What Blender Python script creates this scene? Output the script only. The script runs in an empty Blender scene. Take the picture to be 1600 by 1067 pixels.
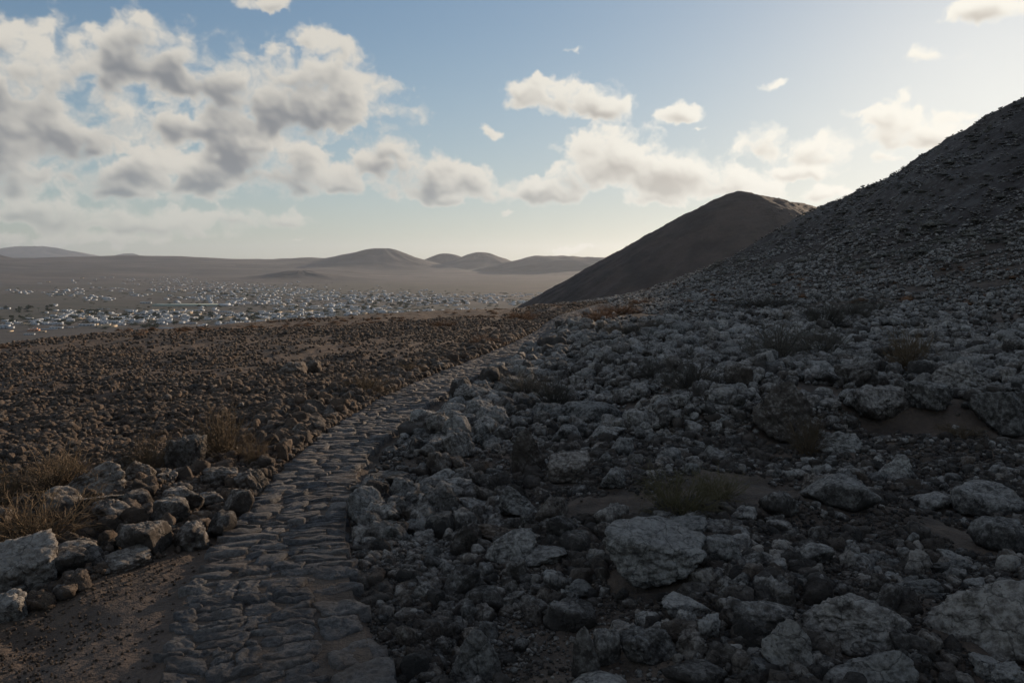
import bpy, bmesh, math, random
import numpy as np
from math import radians as R, sin, cos, tan, atan2, pi, hypot, sqrt, exp

scene = bpy.context.scene
C = scene.collection

# ------------------------------------------------------------------ camera
FPX = 1244.4                       # focal length in pixels of the 1600 px wide photograph (28 mm)
PITCH = math.atan((533.5 - 410) / FPX)
EYE = 1.7
cam_data = bpy.data.cameras.new("camera")
cam_data.lens = 28.0
cam_data.sensor_width = 36.0
cam_data.clip_start = 0.05
cam_data.clip_end = 60000
cam = bpy.data.objects.new("camera", cam_data)
cam.location = (0, 0, EYE)
cam.rotation_euler = (pi / 2 - PITCH, 0, 0)
C.objects.link(cam)
scene.camera = cam

# ------------------------------------------------------------------ colour management, sampling
scene.view_settings.view_transform = 'Standard'
scene.view_settings.look = 'None'
scene.view_settings.gamma = 1.0
scene.view_settings.use_curve_mapping = False
scene.view_settings.exposure = 0.30
scene.cycles.use_denoising = True
scene.cycles.max_bounces = 6
scene.cycles.diffuse_bounces = 3
scene.cycles.glossy_bounces = 2
scene.cycles.transmission_bounces = 2
scene.cycles.volume_bounces = 1
scene.cycles.transparent_max_bounces = 4
scene.cycles.sample_clamp_indirect = 4.0

# ------------------------------------------------------------------ sun
SUN_AZ, SUN_EL = R(33.8), R(10.75)       # azimuth clockwise from the view direction, elevation
sd = bpy.data.lights.new("sun", 'SUN')
sd.energy = 4.6
sd.angle = R(0.6)
sd.color = (1.0, 0.76, 0.54)
sun = bpy.data.objects.new("sun", sd)
from mathutils import Vector, Matrix, Euler
SUN_DIR = Vector((sin(SUN_AZ) * cos(SUN_EL), cos(SUN_AZ) * cos(SUN_EL), sin(SUN_EL)))
sun.rotation_euler = (-SUN_DIR).to_track_quat('-Z', 'Y').to_euler()
sun.location = (60, 80, 120)
C.objects.link(sun)

# ------------------------------------------------------------------ node helper
class NT:
    def __init__(s, tree):
        s.t = tree; s.n = tree.nodes; s.l = tree.links
    def node(s, kind, **kw):
        n = s.n.new(kind)
        for k, v in kw.items(): setattr(n, k, v)
        return n
    def put(s, sock, v):
        if isinstance(v, bpy.types.NodeSocket): s.l.new(v, sock)
        elif v is not None:
            if isinstance(v, (tuple, list)) and sock.type == 'RGBA' and len(v) == 3: v = (*v, 1)
            sock.default_value = v
    def m(s, op, a, b=None, c=None, clamp=False):
        n = s.node('ShaderNodeMath', operation=op, use_clamp=clamp)
        for i, v in enumerate((a, b, c)):
            if v is not None: s.put(n.inputs[i], v)
        return n.outputs[0]
    def v(s, op, a, b=None, c=None):
        n = s.node('ShaderNodeVectorMath', operation=op)
        for i, x in enumerate((a, b, c)):
            if x is not None: s.put(n.inputs[i], x)
        return n.outputs['Value'] if op in ('LENGTH', 'DOT_PRODUCT', 'DISTANCE') else n.outputs[0]
    def mix(s, f, a, b, mode='MIX'):
        n = s.node('ShaderNodeMix', data_type='RGBA', blend_type=mode)
        s.put(n.inputs[0], f); s.put(n.inputs[6], a); s.put(n.inputs[7], b)
        return n.outputs[2]
    def sm(s, x, a, b, lo=0.0, hi=1.0):
        n = s.node('ShaderNodeMapRange', interpolation_type='SMOOTHSTEP')
        s.put(n.inputs[0], x); s.put(n.inputs[1], a); s.put(n.inputs[2], b); s.put(n.inputs[3], lo); s.put(n.inputs[4], hi)
        return n.outputs[0]
    def noise(s, vec, scale, detail=5, rough=0.55, dist=0.0, out=0):
        n = s.node('ShaderNodeTexNoise')
        s.put(n.inputs['Vector'], vec); n.inputs['Scale'].default_value = scale
        n.inputs['Detail'].default_value = detail; n.inputs['Roughness'].default_value = rough
        n.inputs['Distortion'].default_value = dist
        return n.outputs[out]
    def vor(s, vec, scale, feature='F1', rnd=1.0, out=0):
        n = s.node('ShaderNodeTexVoronoi', feature=feature)
        s.put(n.inputs['Vector'], vec); n.inputs['Scale'].default_value = scale
        n.inputs['Randomness'].default_value = rnd
        return n.outputs[out]
    def bump(s, h, strength=0.5, dist=0.02, normal=None):
        n = s.node('ShaderNodeBump')
        n.inputs['Strength'].default_value = strength; n.inputs['Distance'].default_value = dist
        s.put(n.inputs['Height'], h)
        if normal is not None: s.put(n.inputs['Normal'], normal)
        return n.outputs[0]
    def attr(s, name, kind='INSTANCER', out='Fac'):
        return s.node('ShaderNodeAttribute', attribute_name=name, attribute_type=kind).outputs[out]

def pdir(px, py):
    x = (px - 800) / FPX; u = (533.5 - py) / FPX
    return (x, cos(PITCH) + sin(PITCH) * u, -sin(PITCH) + cos(PITCH) * u)
def azel(px, py):
    d = pdir(px, py)
    return atan2(d[0], d[1]), atan2(d[2], hypot(d[0], d[1]))

# ------------------------------------------------------------------ world: Nishita sky with a layer of broken cumulus
SKY_TINT = (0.90, 1.08, 1.34)
SOFT = 0.085
HAZE = 0.000029
world = bpy.data.worlds.new("World")
scene.world = world
world.use_nodes = True
wt = NT(world.node_tree)
for n in list(wt.n): wt.n.remove(n)
sky = wt.node('ShaderNodeTexSky', sky_type='NISHITA', sun_disc=False)
sky.sun_elevation = SUN_EL
sky.sun_rotation = SUN_AZ
sky.altitude = 200
sky.air_density = 1.0
sky.dust_density = 0.6
sky.ozone_density = 1.5

# px, py (centre), half width, half height, wispiness (adds to the distance), greyness
BLOBS = [
 (40,150,120,70,0,.25),(70,215,150,70,0,.2),(-60,170,110,120,0,.3),(110,262,110,42,.05,0),(10,270,90,40,0,0),(-30,60,60,30,.1,.3),
 (230,92,110,52,0,.25),(310,120,95,42,0,.15),(215,62,60,34,0,0),(150,120,70,40,.1,.2),
 (430,170,165,66,0,.15),(480,118,110,50,0,0),(520,85,62,36,.22,0),(545,165,62,52,.05,0),(310,200,110,34,.05,.3),(470,62,40,26,.2,0),
 (355,240,58,36,0,.35),(270,275,120,32,0,.2),(430,258,105,48,0,.1),(510,285,110,32,0,.1),(190,295,60,20,.1,.1),(210,262,40,22,.05,0),
 (600,262,80,30,0,.1),(665,285,80,38,0,.15),(700,312,36,14,0,.1),(740,283,48,20,0,0),(610,240,50,22,.1,0),(700,262,40,20,.05,0),
 (60,335,150,26,.12,.1),(220,352,150,22,.12,.1),(370,342,62,18,.12,.1),(455,345,52,17,.1,.1),(100,376,170,14,.2,0),(460,378,30,5,.2,0),(320,368,60,10,.2,0),
 (870,152,88,30,0,.15),(935,166,55,20,0,0),(800,168,32,16,.05,0),(850,128,40,16,0,0),(975,158,22,10,.15,0),
 (762,208,26,16,.08,0),(900,80,24,16,.3,0),(1064,180,36,16,.12,0),(1210,135,26,14,.1,0),(1090,205,30,6,.3,0),
 (850,303,90,22,0,.25),(965,262,72,46,0,.05),(1045,275,88,46,0,.15),(1120,290,80,34,0,.05),(940,232,50,30,.05,0),(900,285,60,26,0,.15),(1010,310,60,18,0,.1),(795,330,14,6,.1,0),
 (1196,228,38,27,0,.25),(1272,240,50,26,.08,0),(1250,272,60,14,.05,0),(1290,305,52,12,.05,0),(1180,300,56,18,.05,0),
 (1405,185,48,36,.06,0),(1440,215,64,26,0,.25),(1350,176,40,10,.15,0),(1416,145,22,14,.15,0),(1390,250,34,14,.08,.1),(1480,190,30,14,.1,0),
 (425,4,56,18,.25,0),(1440,85,64,18,.3,0),(1560,14,64,24,.1,0),(880,392,90,7,.3,0),(138,235,36,11,.05,.5),
 (-160,330,120,40,.05,.1),(-190,230,110,60,.1,.1),(1720,330,70,30,.05,.1),(1690,215,60,30,.15,.1),
]

def _h2(ix, iy, seed):
    h = (ix.astype(np.int64) * 374761393 + iy.astype(np.int64) * 668265263 + seed * 1442695041) & 0xFFFFFFFF
    h = ((h ^ (h >> 13)) * 1274126177) & 0xFFFFFFFF
    return (h ^ (h >> 16)) & 0xFFFF
_GA = np.linspace(0, 2 * np.pi, 257)[:256]
_GX, _GY = np.cos(_GA).astype(np.float32), np.sin(_GA).astype(np.float32)
def perlin(x, y, seed=0):
    x = np.asarray(x, dtype=np.float32); y = np.asarray(y, dtype=np.float32)
    x0 = np.floor(x); y0 = np.floor(y); fx = x - x0; fy = y - y0
    x0 = x0.astype(np.int64); y0 = y0.astype(np.int64)
    u = fx * fx * fx * (fx * (fx * 6 - 15) + 10); v = fy * fy * fy * (fy * (fy * 6 - 15) + 10)
    def g(dx, dy):
        k = _h2(x0 + dx, y0 + dy, seed) & 255
        return _GX[k] * (fx - dx) + _GY[k] * (fy - dy)
    a = g(0, 0); a += u * (g(1, 0) - a)
    b = g(0, 1); b += u * (g(1, 1) - b)
    return (a + v * (b - a)) * 1.5
def fbm(x, y, octaves=5, seed=0, gain=0.5, lac=2.03):
    s = 0; amp = 1; f = 1
    for o in range(octaves):
        s = s + amp * perlin(x * f + 17.3 * o, y * f - 9.1 * o, seed + o); amp *= gain; f *= lac
    return s
def billow(x, y, octaves=5, seed=0, gain=0.5):
    s = 0; amp = 1; f = 1
    for o in range(octaves):
        s = s + amp * (0.42 - np.abs(perlin(x * f + 31.7 * o, y * f + 5.3 * o, seed + o)) * 1.25); amp *= gain; f *= 2.05
    return s
def sst(x, a, b):
    t = np.clip((x - a) / (b - a), 0, 1); return t * t * (3 - 2 * t)

def worley(x, y, seed=0):
    x0 = np.floor(x).astype(np.int64); y0 = np.floor(y).astype(np.int64); fx = x - x0; fy = y - y0
    best = np.full(x.shape, 9.0, np.float32)
    for dx in (-1, 0, 1):
        for dy in (-1, 0, 1):
            h = _h2(x0 + dx, y0 + dy, seed)
            qx = dx + (h & 255) / 255.0 - fx; qy = dy + (h >> 8) / 255.0 - fy
            np.minimum(best, (qx * qx + qy * qy).astype(np.float32), out=best)
    return 1 - np.sqrt(best) * 1.1
def blur(a, n):
    for ax in (0, 1):
        for _ in range(2):
            c = np.cumsum(np.concatenate([np.repeat(np.take(a, [0], ax), n + 1, ax), a, np.repeat(np.take(a, [-1], ax), n, ax)], ax), ax, dtype=np.float64)
            m = a.shape[ax]
            a = ((np.take(c, range(2 * n + 1, m + 2 * n + 1), ax) - np.take(c, range(0, m), ax)) / (2 * n + 1)).astype(np.float32)
    return a
def cloud_map(name, az0, az1, el0, el1, w, h, local):
    """cover, self-shadow of a broken cumulus layer on an azimuth / elevation grid"""
    A, E = np.meshgrid(np.linspace(az0, az1, w, dtype=np.float32), np.linspace(el0, el1, h, dtype=np.float32))
    X = A + fbm(A * 26, E * 30, 5, 5, .6) * .008; Y = E + fbm(A * 26 + 40, E * 30, 5, 9, .6) * .006
    if local:
        acc = np.full(A.shape, 0.0, np.float32); pos = np.zeros_like(acc); grey = np.zeros(A.shape, np.float32)
        k = 6.0
        for (px, py, rx, ry, wisp, gr) in BLOBS:
            a, e = azel(px, py)
            ix, iy = FPX / (rx * .95), FPX / (ry * .95)
            m = (np.abs(A - a) * ix < 2.4) & (np.abs(E - e) * iy < 2.6)
            qx = (X[m] - a) * ix; qy = (Y[m] - e) * iy
            qy = np.where(qy < 0, qy * 1.3, qy)
            L = np.sqrt(qx * qx + qy * qy)
            wgt = np.exp(-k * (L + wisp * 1.3 + (.13 if rx < 45 else 0))); acc[m] += wgt; pos[m] += wgt * (qy * .85 + qx * .35)
            if gr: grey[m] = np.maximum(grey[m], gr * np.exp(-1.3 * (qx * qx + (qy + .35) ** 2)))
        d = 1 + np.log(acc + 1e-6) / k
        d = np.clip(d, -1.0, 0.5); pos = np.clip(pos / (acc + 1e-5), -1, 1)
    else:
        d = fbm(np.cos(A) * np.cos(E) * 3.2 + 7, np.sin(A) * np.cos(E) * 3.2 + E * 3, 3, 41) * 1.5 - 0.22
        grey = np.zeros_like(d); pos = -d * .3
    lump = (worley(X * 17, Y * 22, 3) * .42 + worley(X * 37, Y * 46, 4) * .26 + worley(X * 80, Y * 95, 6) * .15 - .34)
    if local: lump += (worley(X * 170, Y * 190, 8) - .35) * .14
    fb = fbm(X * 26, Y * 32, 6 if local else 3, 77, .58)
    big = fbm(X * 7, Y * 9, 3, 55)
    dens = d + lump * 1.05 + fb * .34 + big * .25 + .0
    soft = blur(dens, max(1, int(.0016 * (w - 1) / (az1 - az0))))
    edge = .42 + .30 * sst(fbm(X * 9 + 3, Y * 11, 3, 99), -.3, .5)      # some rims crisp, some shredded
    alpha = sst(.7 * dens + .3 * soft, -.07, edge)
    T = np.clip(dens, 0, 1.2)
    px = (w - 1) / (az1 - az0); py = (h - 1) / (el1 - el0)
    S = np.zeros_like(T)
    Tb = blur(T, max(1, int(.003 * px)))
    for i, stp in enumerate((.006, .012, .02, .03)):
        dx, dy = int(round(stp * .45 * px)), int(round(stp * .9 * py))
        S += np.roll(np.roll(Tb, -dx, 1), -dy, 0)
    # relief of the billows against the light
    H = blur(T, max(1, int(.0015 * px)))
    gx = (np.roll(H, -2, 1) - np.roll(H, 2, 1)) * px / 4; gy = (np.roll(H, -2, 0) - np.roll(H, 2, 0)) * py / 4
    rel = np.clip(-(gx * .5 + gy * .85) * .006, -.3, .3)
    thick = blur(T, max(1, int(.010 * px)))
    x = S * .16 + thick * .50 + grey * .9 - pos * .55 - rel * .45 - .10 * fb - .22 * big
    dark = sst(x, .15, 1.25) * sst(soft + grey * .2, 0.08, 0.80)
    dark = np.clip(blur(dark, max(1, int(.0022 * px))), 0, 1)
    return alpha, dark
def cloud_image(name, az0, az1, el0, el1, w, h, local):
    a, d = cloud_map(name, az0, az1, el0, el1, w, h, local)
    img = bpy.data.images.new(name, w, h, alpha=True, float_buffer=True)
    img.colorspace_settings.name = 'Non-Color'
    img.pixels.foreach_set(np.stack([a, d, d, np.ones_like(a)], -1).astype(np.float32).ravel())
    img.update(); img.pack()
    return img
PA, PE0, PE1 = R(39), R(-1), R(30)
img_front = cloud_image("cloud_cover_front", -PA, PA, PE0, PE1, 1800, 716, True)
img_round = cloud_image("cloud_cover_round", -pi, pi, 0, pi / 2, 1024, 256, False)
tc = wt.node('ShaderNodeTexCoord')
DIR = tc.outputs['Generated']
sp = wt.node('ShaderNodeSeparateXYZ'); wt.put(sp.inputs[0], DIR)
az = wt.m('ARCTAN2', sp.outputs[0], sp.outputs[1])
el = wt.m('ARCSINE', sp.outputs[2])
def lookup(img, a0, a1, e0, e1):
    cb = wt.node('ShaderNodeCombineXYZ')
    wt.put(cb.inputs[0], wt.m('MULTIPLY_ADD', az, 1 / (a1 - a0), -a0 / (a1 - a0)))
    wt.put(cb.inputs[1], wt.m('MULTIPLY_ADD', el, 1 / (e1 - e0), -e0 / (e1 - e0)))
    n = wt.node('ShaderNodeTexImage', image=img, extension='EXTEND', interpolation='Cubic')
    wt.put(n.inputs[0], cb.outputs[0])
    return n.outputs[0]
inside = wt.m('MULTIPLY', wt.sm(wt.m('ABSOLUTE', az), R(38.5), R(35)), wt.sm(el, R(30), R(26)))
cm = wt.mix(inside, lookup(img_round, -pi, pi, 0, pi / 2), lookup(img_front, -PA, PA, PE0, PE1))
cs = wt.node('ShaderNodeSeparateColor'); wt.put(cs.inputs[0], cm)
alpha, dark = cs.outputs[0], cs.outputs[1]
sunang = wt.v('DOT_PRODUCT', DIR, tuple(SUN_DIR))
nearsun = wt.sm(sunang, 0.72, 1.0)
lit = wt.mix(nearsun, (6.0, 5.7, 5.1), (8.1, 7.8, 7.0))
shade = wt.mix(nearsun, (2.0, 2.1, 2.25), (4.6, 4.2, 3.7))
ccol = wt.mix(dark, lit, shade)
# clouds low over the horizon sink into the pale air
low = wt.sm(el, 0.0, 0.13)
alpha = wt.m('MULTIPLY', alpha, wt.m('MULTIPLY_ADD', low, 0.5, 0.48))
# the camera's shoulder: the aureole round the sun is bright but not boundless
sk = wt.v('MULTIPLY', sky.outputs[0], SKY_TINT)
soft = wt.v('DIVIDE', sk, wt.v('MULTIPLY_ADD', sk, (SOFT, SOFT, SOFT), (1, 1, 1)))
soft = wt.mix(wt.sm(el, .30, -.02), soft, wt.mix(0.35, soft, (4.2, 4.7, 4.55)))
final = wt.mix(alpha, soft, ccol)
bg = wt.node('ShaderNodeBackground')
wt.put(bg.inputs[0], final)
bg.inputs[1].default_value = 0.094
wo = wt.node('ShaderNodeOutputWorld')
wt.l.new(bg.outputs[0], wo.inputs[0])

# ================================================================== terrain
_SK = np.array([(0, .0898), (100, .0825), (250, .0778), (400, .0717), (500, .0678), (600, .064), (700, .0623), (830, .0608)])
_SKA = np.array([azel(p, 500)[0] for p in _SK[:, 0]])
CONE = (223.0, 87.7, 205.7, .556, 6.0)
_CD0 = sqrt(CONE[0] ** 2 + CONE[1] ** 2 + 130)
PLAIN_Z = -100.0
def cone_h(X, Y):
    cx, cy, r, s, w = CONE
    d = np.sqrt((X - cx) ** 2 + (Y - cy) ** 2 + 130)
    h = s * w * np.logaddexp(0, (r - d) / w) - s * w * np.logaddexp(0, (r - _CD0) / w)
    # a low apron of rubble round the foot
    h = h + .026 * 9 * np.logaddexp(0, (r + 12 - d) / 9) - .026 * 9 * np.logaddexp(0, (r + 12 - _CD0) / 9)
    return h
def base_h(X, Y):
    X = np.asarray(X, dtype=np.float64); Y = np.asarray(Y, dtype=np.float64)
    d = np.hypot(X, Y); a = np.arctan2(X, Y)
    e = np.interp(a, _SKA, _SK[:, 1])
    sl = .03 * np.cos(a) - .012 * np.sin(a)
    c = np.clip(e - sl, .012, .08) ** 2 / (4 * EYE)
    back = np.clip((np.abs(a) - 1.2) / .8, 0, 1)
    c = c * (1 - back) + .0002 * back
    dm = (.17 - sl) / (2 * c)
    z = -sl * np.minimum(d, dm) - c * np.minimum(d, dm) ** 2 - .17 * np.maximum(d - dm, 0)
    return z
def step_h(X, Y):
    """the low bank that the rubble field on the right stands on"""
    yb = 8.6 + .18 * (X - 2) + .5 * fbm(X * .5, Y * 0 + 3, 2, 13) - .45 * np.clip(X - 4, 0, 9)
    m = sst(X, .9, 2.6)
    return .30 * m * sst(Y - yb, -.35, .35)
def ground_macro(X, Y):
    return base_h(X, Y) + cone_h(X, Y) + step_h(X, Y)
def hit(px, py, fn=None):
    """where the line of sight of a pixel meets the ground"""
    fn = fn or ground_macro
    d = pdir(px, py); t = 1.5; last = t
    while t < 3000:
        if EYE + d[2] * t < float(fn(d[0] * t, d[1] * t)): break
        last = t; t *= 1.02
    lo, hi = last, t
    for _ in range(20):
        mid = (lo + hi) / 2
        if EYE + d[2] * mid < float(fn(d[0] * mid, d[1] * mid)): hi = mid
        else: lo = mid
    return d[0] * hi, d[1] * hi, float(fn(d[0] * hi, d[1] * hi))
def project(X, Y, Z):
    z = Z - EYE; f = Y * cos(PITCH) - z * sin(PITCH); u = Y * sin(PITCH) + z * cos(PITCH)
    f = np.where(f < .1, .1, f)
    return 800 + FPX * X / f, 533.5 - FPX * u / f, f

# ---- the footpath: edges read at intervals along its length, then walked on
LE = [(232,1090),(240,1067),(250,1000),(285,905),(330,850),(385,790),(455,715),(520,665),(580,628),(660,590),(740,560),(800,535),(845,512),(868,498)]
RE = [(612,1090),(605,1067),(590,1000),(558,930),(545,870),(545,800),(552,750),(592,690),(645,650),(705,610),(765,578),(825,548),(862,521),(884,500)]
_l = np.array([hit(*p)[:2] for p in LE]); _r = np.array([hit(*p)[:2] for p in RE])
def resample(P, n=400):
    s = np.concatenate([[0], np.cumsum(np.hypot(*np.diff(P, axis=0).T))])
    t = np.linspace(0, s[-1], n)
    Q = np.stack([np.interp(t, s, P[:, i]) for i in (0, 1)], 1)
    return Q
L4, R4 = resample(_l), resample(_r)
cen = []
for q in L4:
    j = np.hypot(*(R4 - q).T).argmin(); cen.append(((q + R4[j]) / 2).tolist() + [np.hypot(*(R4[j] - q)) / 2])
cen = np.array(cen)
s_ = np.concatenate([[0], np.cumsum(np.hypot(*np.diff(cen[:, :2], axis=0).T))])
keep = np.concatenate([[True], np.diff(s_) > 1e-6]); cen, s_ = cen[keep], s_[keep]
SL = s_[-1]
ts = np.arange(0, SL, .25)
PC = np.stack([np.interp(ts, s_, cen[:, i]) for i in range(3)], 1)
for _ in range(6):
    PC[1:-1] = (PC[:-2] + 2 * PC[1:-1] + PC[2:]) / 4
PC[:, 2] = np.clip(PC[:, 2], .38, .70)
# the path goes on behind the camera and over the crest
d0 = PC[0] - PC[3]; d0 /= np.hypot(d0[0], d0[1]); d1 = PC[-1] - PC[-8]; d1 /= np.hypot(d1[0], d1[1])
pre = np.array([[PC[0, 0] + d0[0] * k * .25, PC[0, 1] + d0[1] * k * .25, PC[0, 2]] for k in range(16, 0, -1)])
post = np.array([[PC[-1, 0] + d1[0] * k * .25, PC[-1, 1] + d1[1] * k * .25, PC[-1, 2]] for k in range(1, 120)])
PC = np.concatenate([pre, PC, post])
PS = np.concatenate([[0], np.cumsum(np.hypot(*np.diff(PC[:, :2], axis=0).T))])
PTAN = np.gradient(PC[:, :2], PS, axis=0); PTAN /= np.hypot(*PTAN.T)[:, None]
def path_xy(s, t):
    """s along the path in metres, t across it from -1 (left edge) to 1 (right edge)"""
    x = np.interp(s, PS, PC[:, 0]); y = np.interp(s, PS, PC[:, 1]); hw = np.interp(s, PS, PC[:, 2])
    tx = np.interp(s, PS, PTAN[:, 0]); ty = np.interp(s, PS, PTAN[:, 1])
    return x + ty * t * hw, y - tx * t * hw
def path_dist(X, Y):
    """signed distance across the path over its half width (negative: left), for points within 6 m of it, else 99"""
    X = np.asarray(X, float); Y = np.asarray(Y, float); shp = X.shape
    x, y = X.ravel(), Y.ravel(); out = np.full(x.shape, 99.0); dd = np.full(x.shape, 99.0)
    m = (np.abs(x) < 20) & (y > -6) & (y < PC[:, 1].max() + 6)
    idx = np.where(m)[0]
    for k in range(0, len(idx), 20000):
        i = idx[k:k + 20000]
        D = (x[i, None] - PC[None, :, 0]) ** 2 + (y[i, None] - PC[None, :, 1]) ** 2
        j = D.argmin(1)
        nx, ny = PTAN[j, 1], -PTAN[j, 0]
        side = (x[i] - PC[j, 0]) * nx + (y[i] - PC[j, 1]) * ny
        dist = np.sqrt(D[np.arange(len(i)), j])
        out[i] = np.where(side < 0, -dist, dist); dd[i] = dist - PC[j, 2]
    return out.reshape(shp), dd.reshape(shp)      # signed distance from the centre line, distance outside the edge
def fast_path_dist(X, Y): return path_dist(X, Y)

def ground_h(X, Y, pd=None):
    """the ground as built: the large shape, lumps and hollows, a bed for the path"""
    z = ground_macro(X, Y)
    D = np.hypot(X, Y)
    if pd is None: pd = path_dist(X, Y)
    side, out = pd
    away = sst(out, .0, .7)
    lump = fbm(X * .45, Y * .45, 3, 31) * .10 + fbm(X * 1.7, Y * 1.7, 3, 37) * .035
    fine = fbm(X * 6, Y * 6, 3, 43) * .010 * sst(D, 60, 15)
    hill = sst(cone_h(X, Y), 1.5, 10)
    big = fbm(X * .07, Y * .07, 4, 47) * (.25 + 1.1 * hill) * sst(D, 14, 40) + fbm(X * .35, Y * .35, 3, 49) * .22 * hill
    dirt = sst(np.hypot((X + 1.35) / .75, (Y - 3.2) / 1.9), 1.3, .8)       # the trodden earth left of the path
    lump = lump * (1 - .8 * dirt)
    z = z + (lump + fine) * away + fine * .5 + big * away
    # the paving stands proud of the soil, more so on its right side
    drop = np.where(side > 0, .085, .045)
    z = z - drop * sst(out, -.12, .04) * sst(out, 2.4, .5) - .05 * sst(out, -.02, -.12)
    return z

# ================================================================== mesh helpers
def link(name, me, mat=None, parent=None):
    o = bpy.data.objects.new(name, me); C.objects.link(o)
    if mat is not None and me is not None and not me.materials: me.materials.append(mat)
    if parent is not None: o.parent = parent
    return o
def tag(o, label=None, cat=None, group=None, kind=None):
    if label: o["label"] = label
    if cat: o["category"] = cat
    if group: o["group"] = group
    if kind: o["kind"] = kind
    return o
def mesh_from(name, V, Fq, smooth=True):
    me = bpy.data.meshes.new(name)
    V = np.asarray(V, dtype=np.float32); Fq = np.asarray(Fq, dtype=np.int32)
    n = Fq.shape[1]
    me.vertices.add(len(V)); me.vertices.foreach_set("co", V.ravel())
    me.loops.add(Fq.size); me.loops.foreach_set("vertex_index", Fq.ravel())
    me.polygons.add(len(Fq)); me.polygons.foreach_set("loop_start", np.arange(0, Fq.size, n, dtype=np.int32))
    me.update(calc_edges=True)
    if smooth: me.polygons.foreach_set("use_smooth", np.ones(len(Fq), dtype=bool))
    me.validate()
    return me
def grid_faces(nr, nc, closed=False):
    r = np.arange(nr - 1)[:, None]; c = np.arange(nc if closed else nc - 1)[None, :]
    c2 = (c + 1) % nc
    a = r * nc + c; b = r * nc + c2; d = (r + 1) * nc + c; e = (r + 1) * nc + c2
    return np.stack([a, b, e, d], -1).reshape(-1, 4)      # winding fixed up by the caller
def up_faces(V, Fq):
    a = V[Fq[:, 0]]; b = V[Fq[:, 1]]; c = V[Fq[:, 2]]
    n = np.cross(b - a, c - a)[:, 2]
    return Fq[:, ::-1] if np.median(n) < 0 else Fq

# ================================================================== materials
def new_mat(name):
    m = bpy.data.materials.new(name); m.use_nodes = True
    t = NT(m.node_tree)
    for n in list(t.n): t.n.remove(n)
    b = t.node('ShaderNodeBsdfPrincipled'); o = t.node('ShaderNodeOutputMaterial')
    t.l.new(b.outputs[0], o.inputs[0])
    b.inputs['Roughness'].default_value = .9
    b.inputs['Specular IOR Level'].default_value = .25
    g = t.node('ShaderNodeNewGeometry')
    return m, t, b, g
def sepz(t, v, i=2):
    s = t.node('ShaderNodeSeparateXYZ'); t.put(s.inputs[0], v); return s.outputs[i]

def mat_soil():
    m, t, b, g = new_mat("volcanic_soil")
    P = g.outputs['Position']
    n1 = t.noise(P, .35, 6, .6); n2 = t.noise(P, 3.0, 8, .65); n3 = t.noise(P, 40, 4, .7)
    hillf = t.attr('hill', 'GEOMETRY'); leftf = t.attr('left_side', 'GEOMETRY')
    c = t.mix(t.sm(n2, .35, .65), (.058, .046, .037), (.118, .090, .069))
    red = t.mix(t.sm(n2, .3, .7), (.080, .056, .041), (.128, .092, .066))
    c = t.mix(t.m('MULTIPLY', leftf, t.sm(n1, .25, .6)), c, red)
    c = t.mix(t.m('MULTIPLY', t.attr('dirt', 'GEOMETRY'), t.sm(n2, .2, .6)), c, (.105, .080, .064))
    # the flank of the cone: dark cinder with pale stones and scrub too small to pick apart
    st = t.v('MULTIPLY', P, (.6, .6, 1.0))
    sp1 = t.sm(t.noise(P, 1.1, 7, .72), .50, .62); sp2 = t.sm(t.vor(P, 2.2), .34, .16)
    band = t.sm(t.noise(st, .06, 5, .6), .40, .62)
    hc = t.mix(band, (.038, .031, .028), (.066, .056, .050))
    hc = t.mix(t.m('MULTIPLY', t.m('MULTIPLY', sp1, .75), t.m('MULTIPLY_ADD', band, .7, .3)), hc, (.13, .125, .115))
    hc = t.mix(t.m('MULTIPLY', sp2, t.m('MULTIPLY', band, .5)), hc, (.17, .165, .155))
    c = t.mix(hillf, c, hc)
    c = t.mix(t.sm(n3, .55, .8, 0, .35), c, (.16, .14, .12))
    t.put(b.inputs['Base Color'], c)
    bm = t.bump(n2, .5, .05); bm = t.bump(n3, .5, .012, bm)
    bm = t.bump(t.noise(P, 1.1, 7, .72), t_h := .6, .30, bm)
    t.put(b.inputs['Normal'], bm)
    return m
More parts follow.
